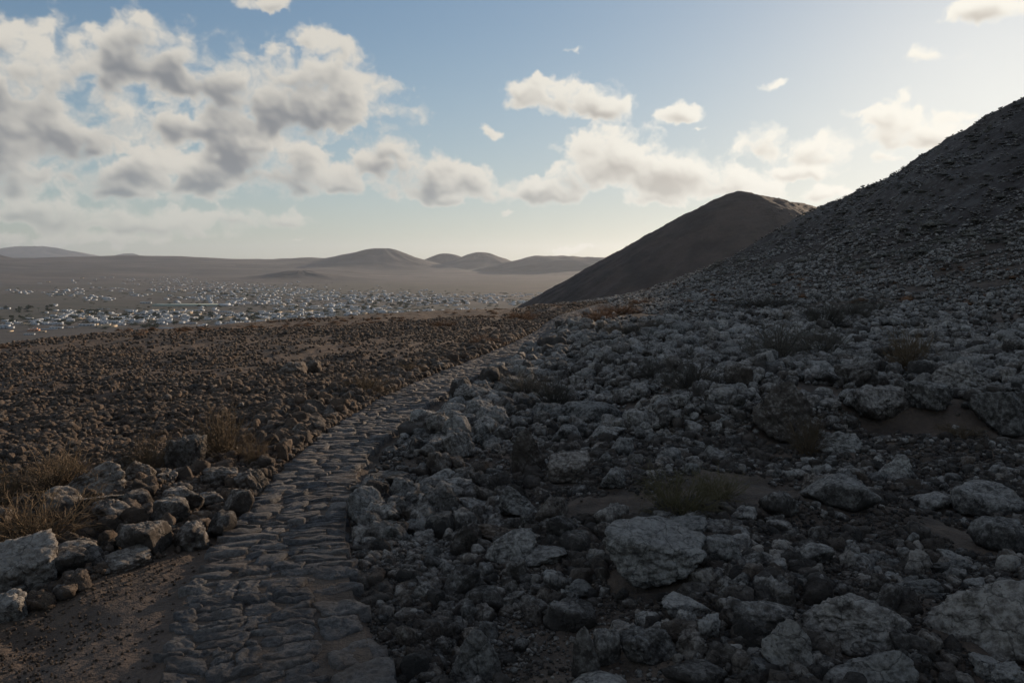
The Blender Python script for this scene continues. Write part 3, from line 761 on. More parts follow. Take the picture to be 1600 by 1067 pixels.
# px, py of the foot, width, height (pixels of the photograph), shape, turn, pale 0-1, warm 0-1, landmark name or None, label
B_ = [
 (1022,925,152,100,'slab',0,.95,0,"the big pale slab-topped boulder","big pale slab-topped boulder beside the thin green shrub"),
 (742,1034,76,84,'wedge',0,.8,.1,"the upright pale wedge near the paving","upright pale wedge of rock closest to the broken end of the paving"),
 (1552,1028,166,112,'hump',0,.75,.15,"the massive humped boulder at the picture edge","massive humped boulder cut by the picture edge, pale crust over dark rock"),
 (1326,1016,152,92,'ridge',0,.72,.1,"the long dark-fronted boulder","long boulder with a dark front and a pale ridge on top"),
 (1232,1056,74,80,'tri',0,.95,.05,"the pale three-cornered block","pale three-cornered block in front of the long dark-fronted boulder"),
 (1362,1085,110,78,'lean',0,.9,0,None,"pale mottled rock leaning below the pale three-cornered block, cut by the lower edge"),
 (1432,938,64,34,'lean',0,.85,0,"the small pale leaning wedge","small pale wedge lying alone on dark earth"),
 (1073,974,72,40,0,0,.9,0,"the pale humped stone","pale humped stone right below the slab-topped boulder"),
 (1104,1000,44,38,1,30,.9,0,None,"pale knob of rock touching the pale humped stone"),
 (1560,1074,66,44,2,10,.9,0,None,"pale stone at the very bottom under the massive humped boulder"),
 (1320,1080,56,34,3,0,.85,0,None,"pale stone cut by the lower edge under the long boulder"),
 (916,1040,44,80,'tall',0,.5,.1,"the upright grey pair of stones","taller half of an upright grey pair of stones"),
 (948,1024,40,58,4,20,.6,0,None,"shorter half of the upright grey pair of stones"),
 (1012,1030,84,54,5,0,.3,0,None,"dark lumpy rock between the grey pair and the pale humped stone"),
 (942,1076,96,50,6,0,.75,0,None,"mottled pale rock at the lower edge in front of the grey pair"),
 (1082,1072,96,50,7,0,.2,.1,None,"broad dark rock at the lower edge beside the pale knob"),
 (1190,1000,90,56,8,0,.3,0,None,"dark rock leaning against the left end of the long boulder"),
 (890,958,78,54,9,0,.05,0,"the jagged black rock","jagged black rock standing left of the slab-topped boulder"),
 (908,916,36,26,10,0,.95,0,None,"small pale stone perched behind the jagged black rock"),
 (1072,862,58,36,'plate',0,.9,0,None,"pale block tucked behind the right end of the slab-topped boulder"),
 (954,838,54,46,11,0,.6,.1,"the white-capped brown rock","brown rock with a white cap behind the slab-topped boulder"),
 (900,862,50,34,12,0,.15,0,None,"black hollowed rock left of the white-capped brown rock"),
 (880,846,60,44,13,40,.2,0,None,"black craggy rock between the pale twin humps and the white-capped rock"),
 (798,868,78,56,'hump',0,.8,0,"the pale twin humps","left one of the pale twin humps of rock"),
 (850,876,72,32,14,0,.75,.05,None,"right one of the pale twin humps, flatter and notched"),
 (812,800,64,56,'lean',180,.75,0,"the pale split boulder","pale boulder split along its top behind the brown arch-shaped rock"),
 (852,806,22,18,15,0,.5,.1,None,"small rock wedged right of the pale split boulder"),
 (862,818,50,42,16,0,.35,.35,None,"brownish speckled block right of the pale split boulder"),
 (780,836,80,34,'lean',180,.15,.6,None,"long brown arch-shaped rock in front of the pale split boulder"),
 (728,846,54,48,17,0,.1,.2,None,"dark round-shouldered rock left of the brown arch-shaped rock"),
 (888,758,66,48,'plate',0,.45,.25,"the rounded grey-brown boulder","rounded grey-brown boulder on dark gravel behind the pale split boulder"),
 (826,736,58,78,'tall',0,.35,.35,"the tall brown fin of rock","tall brown fin of rock standing above its neighbours"),
 (918,668,110,48,18,0,.65,0,"the broad pale outcrop","broad pale outcrop in front of the dark bushes"),
 (884,690,50,34,19,0,.6,0,None,"pale shoulder of rock just below the broad pale outcrop"),
 (944,690,56,30,0,140,.75,0,None,"pale jagged slab right of the tall brown fin"),
 (858,665,70,38,1,100,.6,0,None,"grey knuckled rock left of the broad pale outcrop"),
 (792,660,40,34,2,60,.5,0,None,"grey block above the heap beside the paving"),
 (750,662,60,48,3,0,.65,0,"the heap of grey blocks beside the paving","topmost large block of the grey heap beside the paving"),
 (726,670,44,34,4,200,.6,0,None,"grey block on the left shoulder of the heap beside the paving"),
 (716,712,52,40,5,0,.6,.1,None,"grey block at the front of the heap beside the paving"),
 (756,698,36,36,'tri',40,.65,0,None,"pointed grey block at the right foot of the heap beside the paving"),
 (784,692,34,30,6,0,.4,0,None,"dark capped stone between the heap and the tall brown fin"),
 (678,712,60,34,7,30,.5,.05,None,"low wide grey slab right of the paving below the heap"),
 (680,752,72,44,'lean',0,.75,0,"the pale cracked slab","pale cracked slab in the middle of the rubble right of the paving"),
 (714,760,48,34,8,0,.8,0,None,"pale clean-faced block against the right end of the cracked slab"),
 (604,744,76,28,9,0,.35,.2,"the long log-like stone at the kerb","long log-like brown stone lying beside the paving kerb"),
 (574,798,58,56,10,0,.75,.05,"the pale boulder against the kerb","pale boulder pressed against the paving kerb"),
 (577,820,52,40,11,90,.5,.1,None,"dark-footed boulder in front of the pale one against the kerb"),
 (690,814,50,42,12,0,.3,0,None,"dark block standing alone left of the long brown arch-shaped rock"),
 (740,785,54,34,13,0,.6,0,None,"grey flat-topped rock in front of the pale clean-faced block"),
 (720,905,60,58,14,0,.05,0,"the dark cone-shaped rock","dark cone-shaped rock standing in gravel"),
 (762,930,56,40,15,0,.15,.1,None,"dark smooth rock right of the dark cone-shaped rock"),
 (970,724,40,36,16,0,.75,0,"the pale stone above the hollow","pale stone perched above the hollow of dark gravel"),
 (1042,730,46,30,17,0,.7,0,None,"pale broken stone on the lip of the bank"),
 (1080,752,28,20,18,0,.8,0,None,"small pale stone below the lip of the bank"),
 (958,770,40,32,19,0,.7,0,None,"pale crumbling stone in dark gravel behind the white-capped rock"),
 (1395,746,46,42,'lean',0,.85,0,"the pale stone leaning on the bank","pale egg-like stone leaning at the foot of the bank"),
 (1310,708,62,34,'ridge',0,.75,0,"the ridged pale rock on the bank","ridged pale rock lying on the edge of the bank"),
 (1225,690,92,90,'tri',0,.35,.25,"the great triangular outcrop","great triangular outcrop with bare roots growing beside it"),
 (1160,615,56,46,0,70,.35,.25,"the brown block near the grey bush","brown block standing out of the rubble near the wide grey bush"),
 (1375,672,90,50,1,210,.6,.15,None,"wide crusted rock with orange specks above the bank"),
 (1340,606,60,44,2,20,.4,.2,None,"square brownish block in the middle of the rubble slope"),
 (1500,618,76,52,'ridge',180,.6,.1,"the overhanging ridge rock","overhanging pale ridge rock with a shadowed gap under it"),
 (1560,690,80,60,3,120,.55,.05,None,"grey humped rock at the picture edge above the bank"),
 (1445,660,60,40,4,160,.55,0,None,"grey rock in front of the overhanging ridge rock"),
 (1330,640,30,30,'tri',70,.85,0,None,"small bright pale tooth of rock in the rubble slope"),
 (1275,770,50,36,5,270,.4,.3,None,"smooth brown rock against the block pile in the hollow"),
 (1310,800,110,60,6,0,.55,0,"the crusted block pile in the hollow","biggest rock of the crusted block pile in the hollow"),
 (1216,812,56,42,7,0,.4,.05,None,"squat grey rock left of the crusted block pile"),
 (1320,762,44,38,8,110,.6,0,None,"pale stone on top of the crusted block pile"),
 (1215,836,40,24,9,0,.45,.1,None,"flat stone below the squat grey rock"),
 (1545,790,90,50,10,0,.6,0,None,"pale chain-end rock at the right of the hollow"),
 (1460,780,60,30,11,0,.7,0,None,"pale low rock right of the crusted block pile"),
 (1560,850,70,44,12,0,.5,0,None,"dark-sided rock above the massive humped boulder"),
 (1485,870,34,24,13,0,.9,0,None,"small pale stone above the small leaning wedge"),
 (1270,896,56,34,14,0,.5,0,None,"low grey rock in dark gravel above the long dark-fronted boulder"),
 (1130,905,60,50,15,0,.7,0,None,"rough pale rock touching the right end of the slab-topped boulder"),
 (1160,830,40,26,16,0,.6,0,None,"grey stone right of the thin green shrub"),
 # left of the path
 (30,914,92,74,'plate',0,.85,.25,"the great square boulder by the trodden earth","great square boulder with a sunlit top beside the trodden earth"),
 (8,948,56,44,17,0,.8,.1,None,"pale rounded stone in front of the great square boulder"),
 (4,846,44,40,18,0,.6,.5,None,"sunlit brown rock behind the great square boulder"),
 (145,790,84,52,'lean',0,.65,.3,"the long leaning boulder by the dry bush","long pale boulder leaning right beside the dry brown bush"),
 (200,884,60,30,'plate',20,.45,.3,"the flat-topped stone by the trodden earth","flat-topped stone lying at the rim of the trodden earth"),
 (112,894,84,46,19,0,.3,.15,None,"dark crouching rock between the great square boulder and the flat-topped stone"),
 (236,864,76,56,0,45,.2,.2,None,"dark squared rock behind the flat-topped stone"),
 (292,738,58,58,1,0,.6,.3,"the big round boulder among dry shrubs","big round boulder among the dry shrubs left of the paving"),
 (214,762,52,40,'ridge',0,.65,.45,None,"sunlit crested rock in front of the big round boulder"),
 (262,764,36,24,2,80,.55,.3,None,"low grey stone at the foot of the big round boulder"),
 (190,742,44,34,3,150,.5,.4,None,"brown rock behind the long leaning boulder"),
 (346,758,56,34,4,0,.5,.35,"the rounded block by the paving","rounded block left of the paving beyond the big round boulder"),
 (394,762,52,36,5,20,.35,.3,None,"dark block right of the rounded block, nearest the paving"),
 (372,800,40,44,6,30,.4,.2,"the upright kerbside stone","upright stone guarding the left edge of the paving"),
 (345,832,56,44,7,60,.3,.15,None,"dark rock below the upright kerbside stone"),
 (300,850,60,44,8,90,.35,.15,None,"broken dark rock where the trodden earth meets the paving"),
 (265,822,50,40,9,10,.5,.2,None,"grey rock in the middle of the pile left of the paving"),
 (100,822,56,46,10,0,.6,.4,"the sunlit knob below the dry bush","sunlit knob of rock below the dry brown bush"),
 (158,812,60,34,'plate',200,.55,.3,None,"split grey plate below the long leaning boulder"),
 (176,826,54,34,11,130,.5,.3,None,"flat grey rock in front of the split plate"),
 (216,806,44,34,12,30,.5,.3,None,"rough grey rock right of the split plate"),
 (300,800,52,36,13,70,.5,.25,None,"grey rock behind the broken dark rock by the paving"),
 (330,786,40,26,14,200,.55,.25,None,"pale small rock behind the upright kerbside stone"),
 (280,786,44,28,15,10,.6,.25,None,"pale rock left of the small one behind the kerbside stone"),
 (468,682,30,26,'tri',0,.5,.45,"the pointed stone by the bend","pointed stone left of the paving just before the bend"),
 (456,588,46,24,16,0,.3,.5,"the pair of humps in the brown field","larger of the pair of humps far out in the brown field"),
 (487,582,30,20,17,0,.3,.5,None,"smaller of the pair of humps in the brown field"),
 (920,525,30,24,18,0,.4,.2,None,"grey block by the far end of the paving"),
 (938,524,26,22,19,0,.5,.1,"the far blocks by the path end","pale block among the far blocks right of the path end"),
 (876,512,18,16,0,0,.35,.2,None,"small dark block beside the far end of the paving"),
 (865,540,20,14,2,0,.45,.2,None,"grey stone at the inner side of the far paving"),
]
rng = np.random.default_rng(11)
marks = []; boulders = []
foot_x, foot_y, foot_r = [], [], []
HGRID = lambda x, y: float(ground_h(np.array([x]), np.array([y]))[0])
for (px, py, w, h, shp, turn, pale, warm, mark, label) in B_:
    x, y, _ = hit(px, min(py, 1180))
    dep = hypot(x, y) * cos(PITCH) + .0
    dist = sqrt(x * x + y * y + EYE * EYE)
    W = w / FPX * dist * .985; down = atan2(EYE, hypot(x, y))
    Hh = h / FPX * dist * 1.02 / max(.55, cos(down))
    Dd = W * (.72 if isinstance(shp, str) else .85)
    Hh = max((h / FPX * dist - .8 * Dd * sin(down)) / cos(down), .42 * h / FPX * dist)
    me = SH[shp] if isinstance(shp, str) else HERO[shp]
    o = bpy.data.objects.new("boulder", me)
    if not me.materials: me.materials.append(M['rock'])
    # the base centre sits half the depth behind the visible foot
    ux, uy = x / hypot(x, y), y / hypot(x, y)
    cx, cy = x + ux * Dd * .42, y + uy * Dd * .42
    tr = R(turn) if isinstance(shp, str) else R(turn)
    face = -atan2(x, y)
    o.rotation_euler = (0, 0, face + tr)
    o.scale = (W * 1.06, Dd, Hh * 1.16)
    o.location = (cx, cy, HGRID(cx, cy) - Hh * .10)
    o["pale"] = float(max(pale, .22)); o["warm"] = float(warm)
    tag(o, label, "rock", "boulders strewn beside the paved path")
    C.objects.link(o); boulders.append(o)
    foot_x.append(cx); foot_y.append(cy); foot_r.append(W * .46)
    if mark: marks.append((mark, px, py))
foot_x, foot_y, foot_r = map(np.array, (foot_x, foot_y, foot_r))

# ---- the rest of the stones: strewn over the ground by area, so many to the square metre, finer ones only where the eye can tell them
def strew(n, d0, d1, a0, a1, seed):
    r = np.random.default_rng(seed)
    a = r.uniform(a0, a1, n); d = np.exp(r.uniform(np.log(d0), np.log(d1), n))
    return np.sin(a) * d, np.cos(a) * d, d, r
def make_stones(n, d0, d1, kmin, kmax, seed, alpha=2.0, cap=.55, a0=-44, a1=50, extra=0.0):
    x, y, d, r = strew(n, d0, d1, R(a0), R(a1), seed)
    u = r.uniform(0, 1, n)
    lo, hi = kmin, kmax                                    # power law of the size seen, in radians
    sz = (lo ** (1 - alpha) + u * (hi ** (1 - alpha) - lo ** (1 - alpha))) ** (1 / (1 - alpha)) * d
    side, out = path_dist(x, y)
    right = np.where(out < 90, sst(side, -.2, .3), sst(np.arctan2(x - 1.0, y), -.02, .10))
    c = cone_h(x, y)
    rubble = right * sst(y - (8.4 + .18 * (x - 2) - .45 * np.clip(x - 4, 0, 9)), -.2, .8)     # beyond the bank: rubble lies thick
    heap = sst(out, 1.9, .5) * sst(out, .02, .12) * (out < 90) * np.where(side > 0, sst(y, 5.0, 6.0), 1)                                  # stones cleared to both sides
    hill = sst(c, 2.5, 9)
    patch = fbm(x * .55, y * .55, 3, 71); patch2 = fbm(x * .09, y * .09, 3, 73)
    dens = .30 + .28 * rubble + .50 * heap - .35 * hill + patch * (.40 + .60 * right) + .40 * patch2
    dens = dens + extra
    capm = np.where(right > .5, .15 + .12 * rubble + .14 * heap, .15 + .09 * heap)
    capm = np.where(hill > .3, .26, capm) * cap / .55 * (1 + .5 * np.clip(patch2, -.5, 1))
    qx_, qy_, _f = project(x, y, ground_macro(x, y)); dirt = (side < 0) & (qy_ > 950 - .34 * qx_) & (x > -4.5) & (y < 6) & (out < 3)
    dens = np.where(dirt, np.where(sz < .02, .07 + .18 * (patch > .25), 0), dens)
    ok = (r.uniform(0, 1, n) < dens) & (sz < capm) & (out > sz * .42 + .015 + .14 * right * sst(y, 6, 10))
    for fx, fy, fr in zip(foot_x, foot_y, foot_r):
        near = np.hypot(x - fx, y - fy) < fr + sz * .15
        ok &= ~near
    x, y, d, sz, side, out, right, rubble, heap, hill = (q[ok] for q in (x, y, d, sz, side, out, right, rubble, heap, hill))
    z = ground_h(x, y, (side, out))
    m = len(x)
    fl = r.uniform(.5, .95, m) * (1 - .45 * hill)
    scl = np.stack([sz * r.uniform(.85, 1.25, m), sz * r.uniform(.7, 1.0, m), sz * fl], 1)
    rot = np.stack([r.normal(0, .28, m), r.normal(0, .28, m), r.uniform(0, 2 * pi, m)], 1)
    z = z - scl[:, 2] * r.uniform(.12, .40, m) + np.where((rubble > .5) | (heap > .6), r.uniform(0, .35, m) * sz * .9, 0)
    nz = fbm(x * .8, y * .8, 3, 75)
    pale = np.clip(r.normal(.44, .24, m) * (.35 + .65 * right) + .22 * rubble * right + .35 * nz * right + .05 * heap - .1, 0, 1)
    pale = np.where((right > .5) & (rubble < .3) & (out > 1.2), pale * np.where(r.uniform(0, 1, m) < .16 + .45 * (sz > .06), 1.15, .22), pale)
    pale = np.where(hill > .3, pale * 1.0, pale)
    warm = np.clip((1 - right) * r.normal(.66, .25, m) + right * r.normal(.14, .14, m) * (1 - rubble * .5), 0, 1)
    return dict(p=np.stack([x, y, z], 1), s=scl, r=rot, pale=pale, warm=warm, size=sz, d=d, right=right, out=out, side=side)
S_big = make_stones(60000, 3.0, 45, .010, .07, 501, 2.0, cap=.62)
S_mid = make_stones(150000, 2.6, 130, .0036, .012, 502, 1.8)
S_hill = make_stones(130000, 40, 230, .0018, .0055, 504, 2.0, cap=.7, a0=0, extra=.12)
S_left = make_stones(150000, 5, 75, .0030, .010, 505, 1.7, cap=.6, a0=-44, a1=4, extra=.25)
S_fine = make_stones(240000, 2.2, 10.0, .0026, .009, 503, 1.8, cap=.5, extra=.25)
ALLS = {k: np.concatenate([S_big[k], S_mid[k], S_hill[k], S_left[k], S_fine[k]]) for k in S_big}
# the stones that show largest are things of their own, up to 300 boulders in all
px_, py_, f_ = project(*ALLS['p'].T)
shown = ALLS['size'] / np.maximum(ALLS['d'], 1) * (ALLS['size'] > .05)
shown = np.where((px_ > 4) & (px_ < 1596) & (py_ < 1062), shown, 0)
order = np.argsort(-shown)
picked = order[:300 - len(boulders)]
items = []
r = np.random.default_rng(77)
for i in picked:
    me = HERO[int(r.integers(0, len(HERO)))]
    o = bpy.data.objects.new("boulder", me)
    if not me.materials: me.materials.append(M['rock'])
    o.location = ALLS['p'][i]; o.rotation_euler = ALLS['r'][i]; o.scale = ALLS['s'][i] * 1.05
    o["pale"] = float(ALLS['pale'][i]); o["warm"] = float(ALLS['warm'][i])
    tag(o, None, "rock", "boulders strewn beside the paved path")
    C.objects.link(o)
    s = ALLS['s'][i]
    items.append((o, px_[i], py_[i], (ALLS['pale'][i], ALLS['warm'][i], s[2] / s[0], s[0])))
def rock_words(info):
    pale, warm, fl, w = info
    col = "pale" if pale > .55 else "brown" if warm > .45 else "grey" if pale > .3 else "dark"
    shape = "low" if fl < .6 else "blocky" if fl > .85 else "rounded"
    return f"{col} {shape}"
relate(items, marks, "rock", rock_words)
rest = np.setdiff1d(np.arange(len(shown)), picked)

# ================================================================== instancing of what nobody could count
def form_collection(name, meshes, mat):
    col = bpy.data.collections.new(name)
    for me in meshes:
        if not me.materials: me.materials.append(mat)
        col.objects.link(bpy.data.objects.new(name, me))
    return col
def scatter(name, P, S, Rt, idx, forms, pale=None, warm=None):
    me = bpy.data.meshes.new(name); me.vertices.add(len(P)); me.vertices.foreach_set("co", np.asarray(P, np.float32).ravel())
    def put(an, ty, key, arr, dt=np.float32):
        at = me.attributes.new(an, ty, 'POINT'); at.data.foreach_set(key, np.asarray(arr, dt).ravel())
    put('stone_scale', 'FLOAT_VECTOR', 'vector', S); put('stone_turn', 'FLOAT_VECTOR', 'vector', Rt); put('form', 'INT', 'value', idx, np.int32)
    if pale is not None: put('pale', 'FLOAT', 'value', pale); put('warm', 'FLOAT', 'value', warm)
    o = link(name, me)
    g = bpy.data.node_groups.new(name, 'GeometryNodeTree')
    g.interface.new_socket("Geometry", in_out='INPUT', socket_type='NodeSocketGeometry')
    g.interface.new_socket("Geometry", in_out='OUTPUT', socket_type='NodeSocketGeometry')
    n = g.nodes; L = g.links.new
    gi, go = n.new('NodeGroupInput'), n.new('NodeGroupOutput')
    ci = n.new('GeometryNodeCollectionInfo'); ci.inputs['Collection'].default_value = forms
    ci.inputs['Separate Children'].default_value = True; ci.inputs['Reset Children'].default_value = True
    ip = n.new('GeometryNodeInstanceOnPoints'); ip.inputs['Pick Instance'].default_value = True
    mp = n.new('GeometryNodeMeshToPoints')
    L(gi.outputs[0], mp.inputs[0]); L(mp.outputs[0], ip.inputs['Points']); L(ci.outputs[0], ip.inputs['Instance'])
    def na(an, ty):
        q = n.new('GeometryNodeInputNamedAttribute'); q.data_type = ty; q.inputs[0].default_value = an
        return next(s for s in q.outputs if s.enabled and s.name == 'Attribute')
    e2r = n.new('FunctionNodeEulerToRotation'); L(na('stone_turn', 'FLOAT_VECTOR'), e2r.inputs[0])
    L(e2r.outputs[0], ip.inputs['Rotation']); L(na('stone_scale', 'FLOAT_VECTOR'), ip.inputs['Scale']); L(na('form', 'INT'), ip.inputs['Instance Index'])
    L(ip.outputs[0], go.inputs[0])
    md = o.modifiers.new("strewn", 'NODES'); md.node_group = g
    return o
FORM_M = [rock_mesh("stone_form", 3, 600 + i * 5, planes=7 + i % 4, sharp=.03 + .02 * (i % 3), rough=.09 + .04 * (i % 2), flat=.8, lumps=.08) for i in range(14)]
FORM_S = [rock_mesh("pebble_form", 2, 800 + i * 5, planes=6 + i % 4, sharp=.03, rough=.08, flat=.8, lumps=.08) for i in range(14)]
CM = form_collection("stone_form", FORM_M, M['rock']); CS = form_collection("pebble_form", FORM_S, M['rock'])
vis = ALLS['size'] / ALLS['d']
for name, sel, col, nf in (("rubble", vis[rest] > .011, CM, 14), ("gravel", vis[rest] <= .011, CS, 14)):
    i = rest[sel]
    tag(scatter(name, ALLS['p'][i], ALLS['s'][i], ALLS['r'][i], np.random.default_rng(5).integers(0, nf, len(i)), col, ALLS['pale'][i], ALLS['warm'][i]), kind="stuff")
print("stones", len(shown), "rubble", int((vis[rest] > .011).sum()))

# ================================================================== the paved path
bed_s = np.arange(0, PS[-1], .30)
bedV = []
for t in (-1.0, -.5, 0, .5, 1.0):
    x, y = path_xy(bed_s, t * .94); bedV.append(np.stack([x, y, ground_macro(x, y) - .022], 1))
bedV = np.stack(bedV, 1).reshape(-1, 3)
path = tag(link("path", mesh_from("path", bedV, up_faces(bedV, grid_faces(len(bed_s), 5))), M['soil']), kind="structure")
rng = np.random.default_rng(21)
cells = []          # corner curves of each stone: s0, s1 (front/back), t0, t1, slant
s = 1.2
k = 0
slab_s = 0.0
while s < PS[-1] - 1:
    x, y = path_xy(s, 0); dcam = hypot(float(x), float(y))
    hw = float(np.interp(s, PS, PC[:, 2]))
    ds = rng.uniform(.07, .19) if y > 0 else .2
    if dcam > 25: ds *= 1.25
    # cuts across the course: long stones laid crosswise, one or two short ones, a stout kerb stone at the right
    cuts = [-1.0]
    while cuts[-1] < 1.0:
        w = rng.uniform(.14, .50) / hw * .95 * (1.3 if rng.random() < .2 else 1)
        cuts.append(cuts[-1] + w)
    cuts = np.array(cuts); cuts = -1 + 2 * (cuts + 1) / (cuts[-1] + 1)
    if dcam < 4.7 and y > 0:      # the stout kerb slabs where the paving is broken off
        cuts = -1 + (cuts + 1) * .74
        if s > slab_s:
            slab_s = s + rng.uniform(.12, .27); cells.append((s, slab_s, .50, 1.06 + rng.uniform(-.05, .06), k))
    for a, b in zip(cuts[:-1], cuts[1:]):
        q = rng.random()
        if q < .5 and ds > .13:      # two small ones behind each other
            m = rng.uniform(.4, .6)
            cells.append((s, s + ds * m, a, b, k)); cells.append((s + ds * m, s + ds, a, b, k))
        else: cells.append((s, s + ds, a, b, k))
    s += ds; k += 1
def wob(sv, tv, seed):
    return fbm(sv * 2.3 + seed, tv * 1.6, 2, 81)
def stone_geo(c, n, seed):
    s0, s1, t0, t1, k = c
    r = np.random.default_rng(seed)
    u = np.linspace(-1, 1, n); U, Vv = np.meshgrid(u, u, indexing='ij')        # U across (t), V along (s)
    # square with rounded, irregular corners
    p = r.uniform(3.0, 8.0)
    sc = np.maximum(np.abs(U), np.abs(Vv)) / np.maximum((np.abs(U) ** p + np.abs(Vv) ** p) ** (1 / p), 1e-6)
    Ur, Vr = U * sc, Vv * sc
    hw = float(np.interp((s0 + s1) / 2, PS, PC[:, 2]))
    gap = .004
    tc_, th = (t0 + t1) / 2, max((t1 - t0) / 2 - gap / hw, .02); sc_, sh = (s0 + s1) / 2, ((s1 - s0) / 2 - gap * .6) * r.uniform(.92, 1.12)
    T = tc_ + Ur * th * (1 + .05 * r.normal()) + Vr * .05 * r.normal(); S = sc_ + Vr * sh * (1 + .10 * r.normal() * Ur) + Ur * sh * .22 * r.normal()
    # courses bow and wander
    S0 = S; S = S + wob(S * .5, T * .8, 3) * .06 + fbm(S0 * 9, T * 5, 2, 86) * .007; T = T + fbm(S0 * 5, T * 4, 3, 87) * .035 / hw
    if t0 <= -.99 or t1 >= .99:
        edge = np.clip((np.abs(T) - .6) / .4, 0, 1); T = T + np.sign(T) * edge * r.uniform(-.10, .07)
    X, Y = path_xy(S, T)
    rim = np.maximum(np.abs(U), np.abs(Vv))
    Z = np.where(rim < .99, .0, -.085)
    dome = (1 - np.clip(Ur ** 2, 0, 1) ** 2 * .5 - np.clip(Vr ** 2, 0, 1) * .6) * r.uniform(.002, .013)
    Zt = dome + r.normal(0, .0055) + Ur * r.normal(0, .007) + Vr * r.normal(0, .006) + fbm(X * 9, Y * 9, 3, 83) * .012 + fbm(X * 30, Y * 30, 3, 84) * .007
    Zt = Zt - sst(rim, .80, 1.0) * .012
    z0 = ground_macro(X.mean(), Y.mean()) + (X - X.mean()) * 0
    zz = ground_macro(X, Y)
    Zf = zz - .012 + np.where(rim < .99, Zt, -.10 if (t1 > .99 or t0 < -.99) else -.05)
    V = np.stack([X, Y, Zf], -1).reshape(-1, 3)
    return V
def outer_shrink(n):
    u = np.linspace(-1, 1, n)
    # the outermost ring is the side of the stone: nearly the same outline as the ring inside it
    v = u.copy(); inner = np.linspace(-1, 1, n - 2); v[1:-1] = inner; v[0], v[-1] = -1.0, 1.0
    return v
_old = np.linspace
def stone(c, n, seed):
    V = stone_geo(c, n, seed).reshape(n, n, 3)
    # pull ring 1 out to the outline so that the sides stand steep
    ring = np.zeros((n, n), bool); ring[1, 1:-1] = ring[-2, 1:-1] = True; ring[1:-1, 1] = ring[1:-1, -2] = True
    cen = V[1:-1, 1:-1].mean((0, 1))
    for i in range(1, n - 1):
        for j in (1, n - 2):
            oi_, oj = i, 0 if j == 1 else n - 1
            V[i, j, :2] = V[i, j, :2] * .35 + V[oi_, oj, :2] * .65
    for j in range(2, n - 2):
        for i in (1, n - 2):
            V[i, j, :2] = V[i, j, :2] * .35 + V[0 if i == 1 else n - 1, j, :2] * .65
    return V.reshape(-1, 3)
info = []
for i, c in enumerate(cells):
    x, y = path_xy((c[0] + c[1]) / 2, (c[2] + c[3]) / 2)
    z = float(ground_macro(x, y)); qx, qy, f = project(float(x), float(y), z)
    ok = y > .5 and -60 < qx < 1660 and qy < 1120
    info.append(((c[3] - c[2]) * (c[1] - c[0]) / (x * x + y * y + 1) ** 1.5 if ok else 0, float(x), float(y), z))
order = sorted(range(len(cells)), key=lambda i: -info[i][0])
part_ids = order[:300]
for i in part_ids:
    n = 17 if hypot(info[i][1], info[i][2]) < 5 else 8
    V = stone(cells[i], n, 9000 + i); o0 = V.mean(0)
    F = up_faces(V, grid_faces(n, n))
    o = link("paving_stone", mesh_from("paving_stone", V - o0, F), M['paving'], path)
    o.location = o0
VV, FF, off = [], [], 0
for i in order[300:]:
    if info[i][2] < -3: continue
    n = 5
    V = stone(cells[i], n, 9000 + i); F = up_faces(V, grid_faces(n, n)); VV.append(V); FF.append(F + off); off += len(V)
o = link("far_paving", mesh_from("far_paving", np.concatenate(VV), np.concatenate(FF)), M['paving'], path)
tag(o, kind="stuff")

# ================================================================== dry shrubs
def tubes(lines, radii, sides=3):
    """polylines (n, m, 3) with radii (n, m) -> one mesh's arrays"""
    L = np.asarray(lines); n, m, _ = L.shape
    T = np.gradient(L, axis=1); T /= np.linalg.norm(T, axis=2, keepdims=True) + 1e-9
    ref = np.where(np.abs(T[..., 2:3]) > .9, np.array([1., 0, 0]), np.array([0, 0, 1.]))
    A = np.cross(T, ref); A /= np.linalg.norm(A, axis=2, keepdims=True) + 1e-9
    Bn = np.cross(T, A)
    th = np.arange(sides) * 2 * pi / sides
    V = L[:, :, None] + radii[:, :, None, None] * (np.cos(th)[None, None, :, None] * A[:, :, None] + np.sin(th)[None, None, :, None] * Bn[:, :, None])
    idx = np.arange(n * m * sides).reshape(n, m, sides)
    a = idx[:, :-1]; b = idx[:, 1:]
    F = np.stack([a, np.roll(a, -1, 2), np.roll(b, -1, 2), b], -1).reshape(-1, 4)
    return V.reshape(-1, 3), F
